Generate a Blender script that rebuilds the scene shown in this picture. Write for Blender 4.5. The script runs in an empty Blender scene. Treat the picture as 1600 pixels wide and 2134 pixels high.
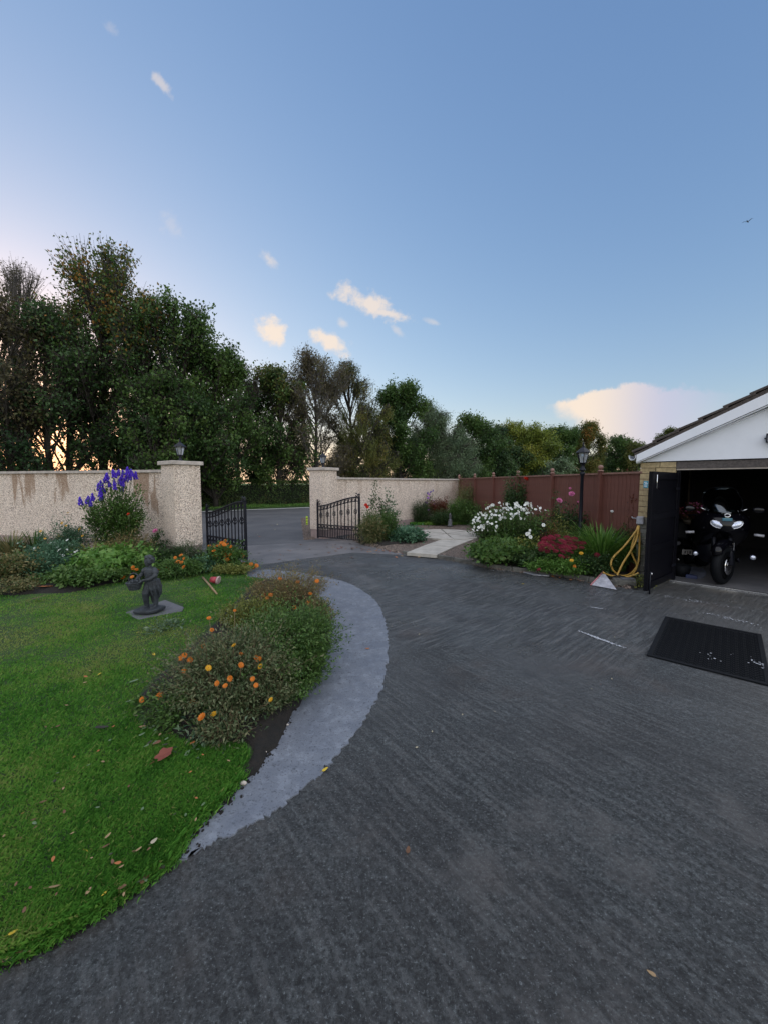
import bpy, bmesh, math, random
import numpy as np
from mathutils import Vector, Matrix
R = math.radians
random.seed(7); rng = np.random.default_rng(7)
S = bpy.context.scene
COL = S.collection
# ------------------------------------------------------------------ camera
H = 1.70; F = 800.0; TH = math.atan(61/800)          # eye height, focal length in photo pixels, tilt
cd = bpy.data.cameras.new('camera'); cam = bpy.data.objects.new('camera', cd); COL.objects.link(cam)
cam.location = (0, 0, H); cam.rotation_euler = (math.pi/2 - TH, 0, 0)
cd.sensor_fit = 'VERTICAL'; cd.sensor_height = 24; cd.lens = 24*F/2134; cd.clip_start = .05; cd.clip_end = 3000
S.camera = cam
# ------------------------------------------------------------------ light
SUN_AZ = -45.0; SUN_EL = 3.5
S.view_settings.view_transform = 'Standard'; S.view_settings.look = 'None'
S.view_settings.gamma = 1; S.view_settings.use_curve_mapping = False
S.view_settings.exposure = 1.5
W = bpy.data.worlds.new('World'); S.world = W; W.use_nodes = True
wt = W.node_tree; wt.nodes.clear()
class NT:
    """tiny helper around a node tree"""
    def __init__(s, t): s.t = t
    def n(s, typ, ins=None, **kw):
        nd = s.t.nodes.new(typ)
        for k, v in kw.items(): setattr(nd, k, v)
        for k, v in (ins or {}).items():
            sock = nd.inputs[k]
            if hasattr(v, 'is_output'): s.t.links.new(v, sock)
            elif isinstance(v, bpy.types.Node): s.t.links.new(v.outputs[0], sock)
            else: sock.default_value = v
        return nd
    def m(s, op, a, b=0.0, c=None, clamp=False):
        nd = s.t.nodes.new('ShaderNodeMath'); nd.operation = op; nd.use_clamp = clamp
        for i, v in enumerate((a, b) if c is None else (a, b, c)):
            if isinstance(v, (int, float)): nd.inputs[i].default_value = v
            else: s.t.links.new(v, nd.inputs[i])
        return nd.outputs[0]
    def mix(s, f, a, b, blend='MIX'):
        nd = s.t.nodes.new('ShaderNodeMix'); nd.data_type = 'RGBA'; nd.blend_type = blend
        for i, v in ((0, f), (6, a), (7, b)):
            if isinstance(v, (int, float)): nd.inputs[i].default_value = v
            elif isinstance(v, tuple): nd.inputs[i].default_value = (v[0], v[1], v[2], 1)
            else: s.t.links.new(v, nd.inputs[i])
        return nd.outputs[2]
    def ss(s, x, lo, hi):
        nd = s.t.nodes.new('ShaderNodeMapRange'); nd.interpolation_type = 'SMOOTHSTEP'
        s.t.links.new(x, nd.inputs[0]); nd.inputs[1].default_value = lo; nd.inputs[2].default_value = hi
        return nd.outputs[0]
w = NT(wt)
sky = w.n('ShaderNodeTexSky', sky_type='NISHITA', sun_disc=False, sun_elevation=R(SUN_EL), sun_rotation=R(SUN_AZ))
sky.air_density = 1.0; sky.dust_density = 0.6; sky.ozone_density = 2.0; sky.altitude = 50
tc = w.n('ShaderNodeTexCoord')
sep = w.n('ShaderNodeSeparateXYZ', {0: tc.outputs['Generated']})
ysafe = w.m('MAXIMUM', sep.outputs[1], .02)
ca = w.m('DIVIDE', sep.outputs[0], ysafe); cb = w.m('DIVIDE', sep.outputs[2], ysafe)
front = w.m('GREATER_THAN', sep.outputs[1], .05)
cvec = w.n('ShaderNodeCombineXYZ', {0: ca, 1: cb, 2: 0.0})
nz1 = w.n('ShaderNodeTexNoise', {'Vector': cvec.outputs[0], 'Scale': 9.0, 'Detail': 7.0, 'Roughness': .6})
nz2 = w.n('ShaderNodeTexNoise', {'Vector': cvec.outputs[0], 'Scale': 26.0, 'Detail': 6.0, 'Roughness': .62})
n1 = w.m('SUBTRACT', nz1.outputs[0], .5); n2 = w.m('SUBTRACT', nz2.outputs[0], .5)
def blob(u, v, ru, rv, ang, amp, soft=.55, rag=1.5):
    """a cloud as an elliptical mask round one direction of the sky, its edge broken up by noise"""
    a0 = (u-800)/800; b0 = (1006-v)/800; c, s_ = math.cos(R(ang)), math.sin(R(ang))
    da = w.m('SUBTRACT', ca, a0); db = w.m('SUBTRACT', cb, b0)
    p = w.m('DIVIDE', w.m('ADD', w.m('MULTIPLY', da, c), w.m('MULTIPLY', db, s_)), ru/800)
    q = w.m('DIVIDE', w.m('SUBTRACT', w.m('MULTIPLY', db, c), w.m('MULTIPLY', da, s_)), rv/800)
    r = w.m('SQRT', w.m('ADD', w.m('MULTIPLY', p, p), w.m('MULTIPLY', q, q)))
    r = w.m('ADD', r, w.m('MULTIPLY', w.m('ADD', n1, n2), rag))
    return w.m('MULTIPLY', w.m('SUBTRACT', 1.0, w.ss(r, 1-soft, 1.05)), amp)
cl = None
for args in [(575, 700, 42, 28, -35, .9, .75, 2.0), (688, 722, 54, 23, -30, .85, .75, 2.0), (770, 650, 78, 26, -22, .75, .8, 2.0), (800, 665, 48, 12, -12, .7, .7, 1.6),
             (374, 240, 38, 12, -45, .45, .9, 2.2), (572, 562, 26, 15, -50, .5, .9, 2.0), (716, 685, 14, 12, -60, .4, .9, 1.6), (899, 683, 20, 8, -15, .3, .9, 1.6),
             (380, 500, 34, 20, -50, .16, .9, 2.6), (280, 145, 20, 12, -40, .14, .9, 2.6), (10, 400, 12, 6, 0, .3, .9, 1.6), (826, 700, 22, 9, -40, .3, .9, 1.8)]:
    b_ = blob(*args); cl = b_ if cl is None else w.m('MAXIMUM', cl, b_)
# the big anvil cloud: a wedge with its point to the left
def half(u0, v0, u1, v1, soft, rag):
    a0, b0, a1, b1 = (u0-800)/800, (1006-v0)/800, (u1-800)/800, (1006-v1)/800
    L = math.hypot(a1-a0, b1-b0); nx, ny = -(b1-b0)/L, (a1-a0)/L
    d = w.m('ADD', w.m('MULTIPLY', ca, nx), w.m('ADD', w.m('MULTIPLY', cb, ny), -(nx*a0+ny*b0)))
    d = w.m('ADD', d, w.m('MULTIPLY', w.m('ADD', n2, w.m('MULTIPLY', n1, .6)), rag))
    return w.ss(d, 0, soft)
anv = w.m('MULTIPLY', half(1290, 792, 1112, 850, .016, .05), half(1110, 842, 1300, 985, .05, .05))
anv = w.m('MULTIPLY', anv, half(1500, 815, 1240, 797, .02, .06))
anv = w.m('MULTIPLY', anv, w.m('SUBTRACT', 1.0, w.ss(ca, .68, .94)))
cl = w.m('MULTIPLY', w.m('MAXIMUM', cl, w.m('MULTIPLY', anv, .92)), front)
# cloud colour: warm towards the sun, cooler away from it
warm = w.m('SUBTRACT', 1.0, w.ss(ca, .50, .74))
SKYK = .10
CCOL = lambda: w.mix(warm, tuple(c/EXPK for c in (.60, .60, .74)), tuple(c/EXPK for c in (1.0, .83, .68)))
# the phone's rendering of a dusk sky: each channel compressed a little
EXPK = SKYK*2**S.view_settings.exposure
sc_ = w.n('ShaderNodeSeparateColor', {0: sky.outputs[0]})
def chan(o, g_, p_): return w.m('MULTIPLY', w.m('POWER', w.m('MULTIPLY', o, .2639), p_), g_*SKYG/EXPK)
SKYG = 1.04
tint2 = w.n('ShaderNodeCombineColor', {0: chan(sc_.outputs[0], 1.38, .84), 1: chan(sc_.outputs[1], 1.136, .71), 2: chan(sc_.outputs[2], 1.085, .50)}).outputs[0]
# pale cream band low in the sky on the side where the sun went down
elev = w.m('SUBTRACT', 1.0, w.ss(sep.outputs[2], .0, .17))
sunw = w.n('ShaderNodeVectorMath', {0: tc.outputs['Generated'], 1: (math.sin(R(SUN_AZ)), math.cos(R(SUN_AZ)), 0)}, operation='DOT_PRODUCT').outputs['Value']
glow = w.m('MULTIPLY', w.m('MULTIPLY', elev, w.ss(sunw, .25, .98)), .85)
tint2 = w.mix(glow, tint2, tuple(c/EXPK for c in (1.05, .84, .60)))
skyc = w.mix(cl, tint2, CCOL())
bg = w.n('ShaderNodeBackground', {'Color': skyc, 'Strength': SKYK})
w.n('ShaderNodeOutputWorld', {0: bg})
# added fill lamp, no real source: wide and soft, high on the camera side
sl = bpy.data.lights.new('sun', 'SUN'); sl.energy = 1.15; sl.angle = R(150); sl.color = (1, .93, .85)
so = bpy.data.objects.new('sun', sl); COL.objects.link(so)
so.rotation_euler = Vector((.42, -.85, .92)).to_track_quat('Z', 'Y').to_euler()
# ------------------------------------------------------------------ placing helpers
def ray(u, v):
    a = (u-800)/F; b = (1067-v)/F
    return Vector((a, math.cos(TH)+b*math.sin(TH), -math.sin(TH)+b*math.cos(TH)))
def G(u, v, z=0.0):                      # ground point seen there
    d = ray(u, v); t = (z-H)/d.z; return Vector((d.x*t, d.y*t, z))
def PX(u, v, Y):                         # point at world depth Y
    d = ray(u, v); t = Y/d.y; return Vector((d.x*t, Y, H+d.z*t))
# ------------------------------------------------------------------ object helpers
def link(o, parent=None):
    COL.objects.link(o)
    if parent is not None: o.parent = parent
    return o
def thing(name, label, cat, loc=(0, 0, 0), rz=0, group=None, kind=None):
    o = bpy.data.objects.new(name, None); o.empty_display_size = .1; link(o)
    o.location = loc; o.rotation_euler = (0, 0, rz); tag(o, label, cat, group, kind); return o
def tag(o, label=None, cat=None, group=None, kind=None):
    if label: o['label'] = label
    if cat: o['category'] = cat
    if group: o['group'] = group
    if kind: o['kind'] = kind
    return o
def mesh_np(name, V, Fc, mats, tint=None, smooth=False):
    me = bpy.data.meshes.new(name)
    V = np.asarray(V, dtype=np.float32); Fc = np.asarray(Fc, dtype=np.int32); k = Fc.shape[1]
    me.vertices.add(len(V)); me.vertices.foreach_set('co', V.ravel())
    me.loops.add(Fc.size); me.loops.foreach_set('vertex_index', Fc.ravel())
    me.polygons.add(len(Fc)); me.polygons.foreach_set('loop_start', np.arange(len(Fc), dtype=np.int32)*k)
    me.polygons.foreach_set('loop_total', np.full(len(Fc), k, dtype=np.int32))
    if smooth: me.polygons.foreach_set('use_smooth', np.ones(len(Fc), dtype=bool))
    me.update(calc_edges=True)
    if tint is not None:
        at = me.attributes.new('tint', 'FLOAT', 'POINT'); at.data.foreach_set('value', np.asarray(tint, dtype=np.float32))
    for m_ in (mats if isinstance(mats, (list, tuple)) else [mats]): me.materials.append(m_)
    return me
def obj(name, me, parent=None, loc=None, **kw):
    o = bpy.data.objects.new(name, me); link(o, parent)
    if loc is not None: o.location = loc
    return tag(o, **kw)
class MB:
    """collects primitives, builds one mesh"""
    def __init__(s): s.v = []; s.f = []; s.sm = []
    def add(s, V, Fc, sm=False):
        b = len(s.v); s.v += [tuple(p) for p in V]; s.f += [tuple(i+b for i in f) for f in Fc]; s.sm += [sm]*len(Fc); return s
    def box(s, c, d, rz=0, M=None):
        x, y, z = d[0]/2, d[1]/2, d[2]/2
        P = [Vector((i*x, j*y, k*z)) for k in (-1, 1) for j in (-1, 1) for i in (-1, 1)]
        m = M or Matrix.Rotation(rz, 3, 'Z')
        P = [m @ p + Vector(c) for p in P]
        return s.add(P, [(0, 2, 3, 1), (4, 5, 7, 6), (0, 1, 5, 4), (2, 6, 7, 3), (0, 4, 6, 2), (1, 3, 7, 5)])
    def tube(s, pts, r, n=8, caps=True, closed=False):
        pts = [Vector(p) for p in pts]; rs = r if isinstance(r, (list, tuple)) else [r]*len(pts)
        V = []; Fc = []; N = len(pts); up = None
        for i, p in enumerate(pts):
            a = pts[(i-1) % N] if (closed or i > 0) else p; b = pts[(i+1) % N] if (closed or i < N-1) else p
            t = (b-a).normalized()
            if up is None: up = t.orthogonal().normalized()
            else:
                up = (up - t*up.dot(t))
                up = up.normalized() if up.length > 1e-5 else t.orthogonal().normalized()
            q = t.cross(up)
            for k in range(n):
                g = 2*math.pi*k/n; V.append(p + (up*math.cos(g)+q*math.sin(g))*rs[i])
        for i in range(N if closed else N-1):
            for k in range(n):
                j = (i+1) % N
                Fc.append((i*n+k, i*n+(k+1) % n, j*n+(k+1) % n, j*n+k))
        if caps and not closed: Fc += [tuple(range(n))[::-1], tuple((N-1)*n+k for k in range(n))]
        return s.add(V, Fc, True)
    def lathe(s, prof, n=16, c=(0, 0, 0), M=None, sm=True):
        V = []; Fc = []; m = M or Matrix.Identity(3)
        for (r, z) in prof:
            for k in range(n):
                g = 2*math.pi*k/n; V.append(m @ Vector((r*math.cos(g), r*math.sin(g), z)) + Vector(c))
        for i in range(len(prof)-1):
            for k in range(n): Fc.append((i*n+k, i*n+(k+1) % n, (i+1)*n+(k+1) % n, (i+1)*n+k))
        if prof[0][0] > 1e-6: Fc.append(tuple(range(n))[::-1])
        if prof[-1][0] > 1e-6: Fc.append(tuple((len(prof)-1)*n+k for k in range(n)))
        return s.add(V, Fc, sm)
    def ell(s, c, r, n=14, M=None):
        V = []; Fc = []; m = M or Matrix.Identity(3); h = n//2
        if isinstance(r, (int, float)): r = (r, r, r)
        for i in range(h+1):
            t = math.pi*i/h
            for k in range(n):
                g = 2*math.pi*k/n
                V.append(m @ Vector((r[0]*math.sin(t)*math.cos(g), r[1]*math.sin(t)*math.sin(g), -r[2]*math.cos(t))) + Vector(c))
        for i in range(h):
            for k in range(n): Fc.append((i*n+k, i*n+(k+1) % n, (i+1)*n+(k+1) % n, (i+1)*n+k))
        return s.add(V, Fc, True)
    def prism(s, poly, z0, z1):              # polygon (x,y) extruded
        n = len(poly); V = [(p[0], p[1], z0) for p in poly]+[(p[0], p[1], z1) for p in poly]
        ar = sum(poly[i][0]*poly[(i+1) % n][1]-poly[(i+1) % n][0]*poly[i][1] for i in range(n))
        T = tuple(range(n, 2*n)); B = tuple(range(n))[::-1]
        sd_ = [(i, (i+1) % n, n+(i+1) % n, n+i) for i in range(n)]
        if ar < 0: T = T[::-1]; B = B[::-1]; sd_ = [f[::-1] for f in sd_]
        return s.add(V, [B, T]+sd_)
    def mesh(s, name, mats):
        me = bpy.data.meshes.new(name); me.from_pydata(s.v, [], s.f)
        me.polygons.foreach_set('use_smooth', s.sm)
        for m_ in (mats if isinstance(mats, (list, tuple)) else [mats]): me.materials.append(m_)
        me.update(); return me
    def build(s, name, mats, parent=None, loc=None, bevel=0, **kw):
        o = obj(name, s.mesh(name, mats), parent, loc, **kw)
        if bevel:
            b = o.modifiers.new('bevel', 'BEVEL'); b.width = bevel; b.segments = 2; b.limit_method = 'ANGLE'
        return o
# ------------------------------------------------------------------ materials
MATS = {}
def mat(name, col, rough=.7, metal=0, noise=0, nscale=20, bump=0, bscale=60, col2=None, spec=.5, trans=0, det=5, emit=None):
    if name in MATS: return MATS[name]
    m_ = bpy.data.materials.new(name); m_.use_nodes = True; t = m_.node_tree; t.nodes.clear(); k = NT(t)
    out = k.n('ShaderNodeOutputMaterial'); b = k.n('ShaderNodeBsdfPrincipled'); t.links.new(b.outputs[0], out.inputs[0])
    b.inputs['Base Color'].default_value = (*col, 1); b.inputs['Roughness'].default_value = rough; b.inputs['Metallic'].default_value = metal
    b.inputs['Specular IOR Level'].default_value = spec; b.inputs['Transmission Weight'].default_value = trans
    tcn = k.n('ShaderNodeTexCoord')
    if noise or col2:
        nn = k.n('ShaderNodeTexNoise', {'Vector': tcn.outputs['Object'], 'Scale': nscale, 'Detail': det, 'Roughness': .65})
        c2 = col2 or tuple(c*(1-noise) for c in col)
        f = k.ss(nn.outputs[0], .35, .65); t.links.new(k.mix(f, tuple(col), tuple(c2)), b.inputs['Base Color'])
    if bump:
        n3 = k.n('ShaderNodeTexNoise', {'Vector': tcn.outputs['Object'], 'Scale': bscale, 'Detail': 4.0})
        bp = k.n('ShaderNodeBump', {'Height': n3.outputs[0], 'Strength': bump, 'Distance': .01}); t.links.new(bp.outputs[0], b.inputs['Normal'])
    MATS[name] = m_; return m_
def leafmat(name, cols, trans=.25, rough=.5, spec=.3):
    """foliage: each leaf takes its own tone along a ramp of leaf colours"""
    if name in MATS: return MATS[name]
    m_ = bpy.data.materials.new(name); m_.use_nodes = True; t = m_.node_tree; t.nodes.clear(); k = NT(t)
    at = k.n('ShaderNodeAttribute', attribute_name='tint')
    rp = k.n('ShaderNodeValToRGB', {0: at.outputs['Fac']})
    e = rp.color_ramp.elements; n = len(cols)
    while len(e) < n: e.new(.5)
    for i, c in enumerate(cols): e[i].position = i/(n-1); e[i].color = (*c, 1)
    oi = k.n('ShaderNodeObjectInfo')
    b = k.n('ShaderNodeBsdfPrincipled', {'Base Color': rp.outputs[0], 'Roughness': rough}); b.inputs['Specular IOR Level'].default_value = spec
    tr = k.n('ShaderNodeBsdfTranslucent', {'Color': rp.outputs[0]})
    mx = k.n('ShaderNodeMixShader', {0: trans, 1: b.outputs[0], 2: tr.outputs[0]})
    k.n('ShaderNodeOutputMaterial', {0: mx.outputs[0]})
    MATS[name] = m_; return m_
def custom(name, fn):
    m_ = bpy.data.materials.new(name); m_.use_nodes = True; t = m_.node_tree; t.nodes.clear(); k = NT(t)
    out = k.n('ShaderNodeOutputMaterial'); b = k.n('ShaderNodeBsdfPrincipled'); t.links.new(b.outputs[0], out.inputs[0])
    tcn = k.n('ShaderNodeTexCoord'); fn(k, b, tcn.outputs['Object']); MATS[name] = m_; return m_
def setin(k, b, name, v):
    if isinstance(v, (int, float)): b.inputs[name].default_value = v
    elif isinstance(v, tuple): b.inputs[name].default_value = (*v, 1)
    else: k.t.links.new(v, b.inputs[name])
def mapv(k, v, scale=(1, 1, 1), rot=(0, 0, 0), loc=(0, 0, 0)):
    return k.n('ShaderNodeMapping', {'Vector': v, 'Scale': scale, 'Rotation': rot, 'Location': loc}).outputs[0]
def noise(k, v, sc, det=5.0, rg=.6, dist=0.0):
    return k.n('ShaderNodeTexNoise', {'Vector': v, 'Scale': sc, 'Detail': det, 'Roughness': rg, 'Distortion': dist}).outputs[0]
# ------------------------------------------------------------------ ground materials
def brushed(k, v, ang, sc, warp):
    """parallel tamping ridges across a slab, running in direction ang"""
    wv = k.n('ShaderNodeTexNoise', {'Vector': v, 'Scale': .8, 'Detail': 2.0})
    v2 = k.n('ShaderNodeVectorMath', {0: v, 1: k.n('ShaderNodeVectorMath', {0: wv.outputs['Color'], 1: (warp,)*3}, operation='MULTIPLY').outputs[0]}, operation='ADD').outputs[0]
    v3 = mapv(k, v2, rot=(0, 0, -ang))
    return noise(k, mapv(k, v3, (sc*.10, sc, 1)), 1.0, 3.0, .55)
def m_drive(k, b, v):
    # tamped in bays, each bay brushed its own way
    s = k.n('ShaderNodeSeparateXYZ', {0: v}); wob = noise(k, v, .7, 2.0)
    f1 = k.ss(k.m('ADD', s.outputs[1], k.m('ADD', k.m('MULTIPLY', s.outputs[0], .25), k.m('MULTIPLY', wob, 2.2))), 4.7, 5.5)
    g1 = brushed(k, v, R(-52), 30, .05); g2 = brushed(k, v, R(40), 26, .05)
    gm = k.n('ShaderNodeMix', {0: f1, 2: g1, 3: g2}).outputs[0]
    gmask = k.ss(noise(k, mapv(k, v, loc=(4, 8, 1)), 1.1, 4.0, .6), .28, .55)
    grain = noise(k, v, 85, 4.0, .8); g50 = noise(k, v, 40, 6.0, .8); g12 = noise(k, v, 16, 5.0, .7)
    patch = noise(k, v, .9, 5.0, .6); fine = noise(k, v, 4.5, 6.0, .65)
    wet = k.ss(noise(k, mapv(k, v, loc=(7, 3, 0)), .55, 4.0, .6), .38, .60)
    c = k.mix(k.ss(g50, .36, .66), (.009, .012, .013), (.130, .144, .150))
    c = k.mix(k.m('MULTIPLY', k.ss(g12, .62, .40), .45), c, (.020, .021, .024))
    c = k.mix(k.ss(patch, .30, .68), c, k.mix(.5, c, (.040, .037, .038)))
    gs = k.m('MULTIPLY', gmask, k.m('ADD', .44, k.m('MULTIPLY', f1, .22)))
    c = k.mix(k.m('MULTIPLY', k.ss(gm, .58, .40), gs), c, (.012, .013, .015))  # ridge shading put into the colour: dark troughs, then pale crests
    c = k.mix(k.m('MULTIPLY', k.ss(gm, .52, .66), k.m('MULTIPLY', gs, .6)), c, (.13, .13, .13))
    c = k.mix(k.m('MULTIPLY', k.ss(grain, .56, .66), .75), c, (.21, .235, .245))
    c = k.mix(k.m('MULTIPLY', k.ss(grain, .44, .35), .9), c, (.005, .006, .008))
    c = k.mix(k.m('MULTIPLY', k.ss(noise(k, mapv(k, v, loc=(1.5, 9, 2)), 1.3, 5.0, .6), .56, .72), .40), c, (.070, .055, .048))
    # damp blotches and paler worn ground
    c = k.mix(k.m('MULTIPLY', k.ss(noise(k, mapv(k, v, loc=(2, 5, 3)), 2.1, 6.0, .7), .54, .64), .50), c, k.mix(.5, c, (.008, .009, .012)))
    c = k.mix(k.m('MULTIPLY', k.ss(noise(k, mapv(k, v, loc=(8, 1, 6)), 1.0, 6.0, .72), .54, .66), .40), c, (.135, .130, .128))
    c = k.mix(k.m('MULTIPLY', k.ss(k.m('ADD', k.m('SUBTRACT', s.outputs[0], k.m('MULTIPLY', s.outputs[1], .42)), wob), 1.5, 2.4), .22), c, (.15, .145, .135))
    setin(k, b, 'Base Color', c)
    # wet from Y 3 m onwards, drier near the camera
    wetf = k.m('MULTIPLY', k.ss(k.m('ADD', s.outputs[1], k.m('MULTIPLY', wob, 2.0)), 2.6, 5.0), wet)
    r = k.m('ADD', k.m('MULTIPLY', wetf, -.42), k.m('ADD', .58, k.m('MULTIPLY', fine, .22)))
    setin(k, b, 'Roughness', r); setin(k, b, 'Specular IOR Level', k.m('ADD', .40, k.m('MULTIPLY', wetf, .6)))
    h = k.m('ADD', k.m('MULTIPLY', k.m('MULTIPLY', gm, gmask), 1.6), k.m('ADD', k.m('MULTIPLY', grain, .6), k.m('MULTIPLY', g50, 1.0)))
    bp = k.n('ShaderNodeBump', {'Height': h, 'Strength': 1.0, 'Distance': .016}); setin(k, b, 'Normal', bp.outputs[0])
custom('tamped_concrete', m_drive)
def m_path(k, b, v):
    g = noise(k, v, 90, 5.0, .7); p = noise(k, v, 5, 5.0, .6); s_ = noise(k, v, 30, 4.0, .6)
    c = k.mix(k.ss(p, .3, .7), (.135, .150, .182), (.190, .208, .240))
    c = k.mix(k.m('MULTIPLY', k.ss(noise(k, v, 13, 5.0, .7), .60, .50), .35), c, (.075, .082, .10))
    c = k.mix(k.m('MULTIPLY', k.ss(g, .44, .36), .8), c, (.03, .03, .035))
    c = k.mix(k.m('MULTIPLY', k.ss(s_, .62, .68), .7), c, (.045, .048, .055))
    setin(k, b, 'Base Color', c); setin(k, b, 'Roughness', k.m('ADD', .38, k.m('MULTIPLY', p, .25)))
    bp = k.n('ShaderNodeBump', {'Height': k.m('ADD', k.m('MULTIPLY', g, .5), s_), 'Strength': .5, 'Distance': .008}); setin(k, b, 'Normal', bp.outputs[0])
custom('new_mortar_path', m_path)
def m_asph(k, b, v):
    g = noise(k, v, 60, 5.0, .7); p = noise(k, v, .8, 5.0, .6)
    c = k.mix(k.ss(p, .35, .65), (.070, .072, .080), (.10, .10, .105))
    c = k.mix(k.m('MULTIPLY', k.ss(g, .58, .72), .4), c, (.2, .2, .2))
    setin(k, b, 'Base Color', c); setin(k, b, 'Roughness', .62)
    bp = k.n('ShaderNodeBump', {'Height': g, 'Strength': .5, 'Distance': .008}); setin(k, b, 'Normal', bp.outputs[0])
custom('asphalt', m_asph)
def m_apron(k, b, v):
    g = noise(k, v, 60, 5.0, .7); p = noise(k, v, 1.2, 5.0, .6); br = brushed(k, v, R(38), 20, .1)
    c = k.mix(k.ss(p, .35, .65), (.11, .11, .118), (.155, .15, .155))
    c = k.mix(k.m('MULTIPLY', k.ss(g, .60, .72), .4), c, (.28, .28, .27))
    c = k.mix(k.m('MULTIPLY', k.ss(br, .5, .35), .3), c, (.05, .05, .055))
    setin(k, b, 'Base Color', c); setin(k, b, 'Roughness', k.m('ADD', .36, k.m('MULTIPLY', p, .3)))
    bp = k.n('ShaderNodeBump', {'Height': k.m('ADD', g, br), 'Strength': .4, 'Distance': .006}); setin(k, b, 'Normal', bp.outputs[0])
custom('gate_concrete', m_apron)
def m_soil(k, b, v):
    g = noise(k, v, 45, 6.0, .75); p = noise(k, v, 9, 5.0, .6)
    c = k.mix(k.ss(p, .35, .65), (.008, .007, .006), (.020, .015, .011))
    c = k.mix(k.m('MULTIPLY', k.ss(g, .62, .74), .5), c, (.07, .055, .04))
    setin(k, b, 'Base Color', c); setin(k, b, 'Roughness', .9)
    bp = k.n('ShaderNodeBump', {'Height': k.m('ADD', g, p), 'Strength': 1.0, 'Distance': .03}); setin(k, b, 'Normal', bp.outputs[0])
custom('soil', m_soil)
def m_turf(k, b, v):
    g = noise(k, v, 70, 5.0, .7); p = noise(k, v, 1.3, 5.0, .6)
    c = k.mix(k.ss(p, .35, .65), (.022, .058, .010), (.042, .085, .014))
    c = k.mix(k.m('MULTIPLY', k.ss(g, .5, .35), .6), c, (.012, .028, .008))
    setin(k, b, 'Base Color', c); setin(k, b, 'Roughness', .9)
    bp = k.n('ShaderNodeBump', {'Height': g, 'Strength': 1.0, 'Distance': .03}); setin(k, b, 'Normal', bp.outputs[0])
custom('turf', m_turf)
def m_field(k, b, v):
    p = noise(k, v, .12, 6.0, .6); g = noise(k, v, 6, 5.0, .7)
    c = k.mix(k.ss(p, .35, .65), (.06, .13, .025), (.12, .17, .035))
    c = k.mix(k.ss(g, .6, .4), c, (.05, .09, .02)); setin(k, b, 'Base Color', c); setin(k, b, 'Roughness', .9)
custom('meadow', m_field)
def m_gravel(k, b, v):
    vo = k.n('ShaderNodeTexVoronoi', {'Vector': v, 'Scale': 42.0}); g = noise(k, v, 4, 4.0)
    c = k.mix(k.n('ShaderNodeSeparateColor', {0: vo.outputs['Color']}).outputs[0], (.12, .085, .065), (.33, .25, .20))
    c = k.mix(k.ss(vo.outputs['Distance'], .35, .7), c, (.03, .024, .02))
    c = k.mix(k.m('MULTIPLY', k.ss(g, .5, .65), .4), c, (.09, .06, .04))
    setin(k, b, 'Base Color', c); setin(k, b, 'Roughness', .85)
    bp = k.n('ShaderNodeBump', {'Height': vo.outputs['Distance'], 'Strength': 1.0, 'Distance': -.02}); setin(k, b, 'Normal', bp.outputs[0])
custom('gravel', m_gravel)
def m_dash(k, b, v, stain=1.0):
    vo = k.n('ShaderNodeTexVoronoi', {'Vector': v, 'Scale': 46.0}); nz = noise(k, v, 60, 4.0, .7); p = noise(k, v, 2.2, 4.0)
    ch = k.n('ShaderNodeSeparateColor', {0: vo.outputs['Color']}).outputs[0]
    c = k.mix(ch, (.58, .46, .37), (.95, .82, .70))
    c = k.mix(k.m('MULTIPLY', k.ss(vo.outputs['Distance'], .45, .85), .85), c, (.17, .13, .11))
    c = k.mix(k.m('MULTIPLY', k.ss(nz, .44, .34), .7), c, (.20, .15, .12))
    c = k.mix(k.m('MULTIPLY', k.ss(p, .45, .7), .25), c, (.50, .40, .34))
    # rusty run-off streaks below the coping: noise along the wall, fading down
    s = k.n('ShaderNodeSeparateXYZ', {0: v})
    sv = k.n('ShaderNodeCombineXYZ', {0: s.outputs[0], 1: s.outputs[1], 2: k.m('MULTIPLY', s.outputs[2], .12)})
    st = noise(k, sv.outputs[0], 2.6, 3.0, .6); lim = noise(k, sv.outputs[0], 5.0, 2.0, .5)
    z0 = k.m('ADD', 1.30, k.m('MULTIPLY', k.m('SUBTRACT', .5, lim), 2.6))
    hz = k.ss(k.m('SUBTRACT', s.outputs[2], z0), 0, .35)
    edge = noise(k, v, 9, 4.0)
    m1 = k.m('MULTIPLY', k.m('MULTIPLY', k.ss(k.m('ADD', st, k.m('MULTIPLY', k.m('SUBTRACT', edge, .5), .12)), .50, .57), hz), .95*stain)
    c = k.mix(m1, c, k.mix(.68, c, (.20, .095, .030)))
    setin(k, b, 'Base Color', c); setin(k, b, 'Roughness', .85)
    bp = k.n('ShaderNodeBump', {'Height': k.m('SUBTRACT', nz, vo.outputs['Distance']), 'Strength': .8, 'Distance': .012}); setin(k, b, 'Normal', bp.outputs[0])
custom('pebble_dash', m_dash); custom('pebble_dash_clean', lambda k, b, v: m_dash(k, b, v, .12)); custom('pebble_dash_faint', lambda k, b, v: m_dash(k, b, v, .35))
M = MATS
mat('coping', (.50, .44, .39), .8, noise=.3, nscale=6, bump=.4)
mat('plinth', (.36, .27, .25), .85, noise=.3, nscale=5, bump=.3)
mat('iron', (.007, .008, .014), .45, spec=.3, bump=.1, bscale=90)
mat('fence_brown', (.150, .056, .042), .55, noise=.2, nscale=3)
mat('fence_rail', (.26, .14, .11), .6, noise=.2)
mat('white_upvc', (.72, .74, .80), .35, noise=.05, nscale=3)
mat('brick_buff', (.44, .34, .19), .85, noise=.35, nscale=14, bump=.5)
mat('brick_grey', (.26, .25, .22), .85, noise=.35, nscale=14, bump=.5)
mat('mortar', (.20, .17, .13), .9, bump=.4)
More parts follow.
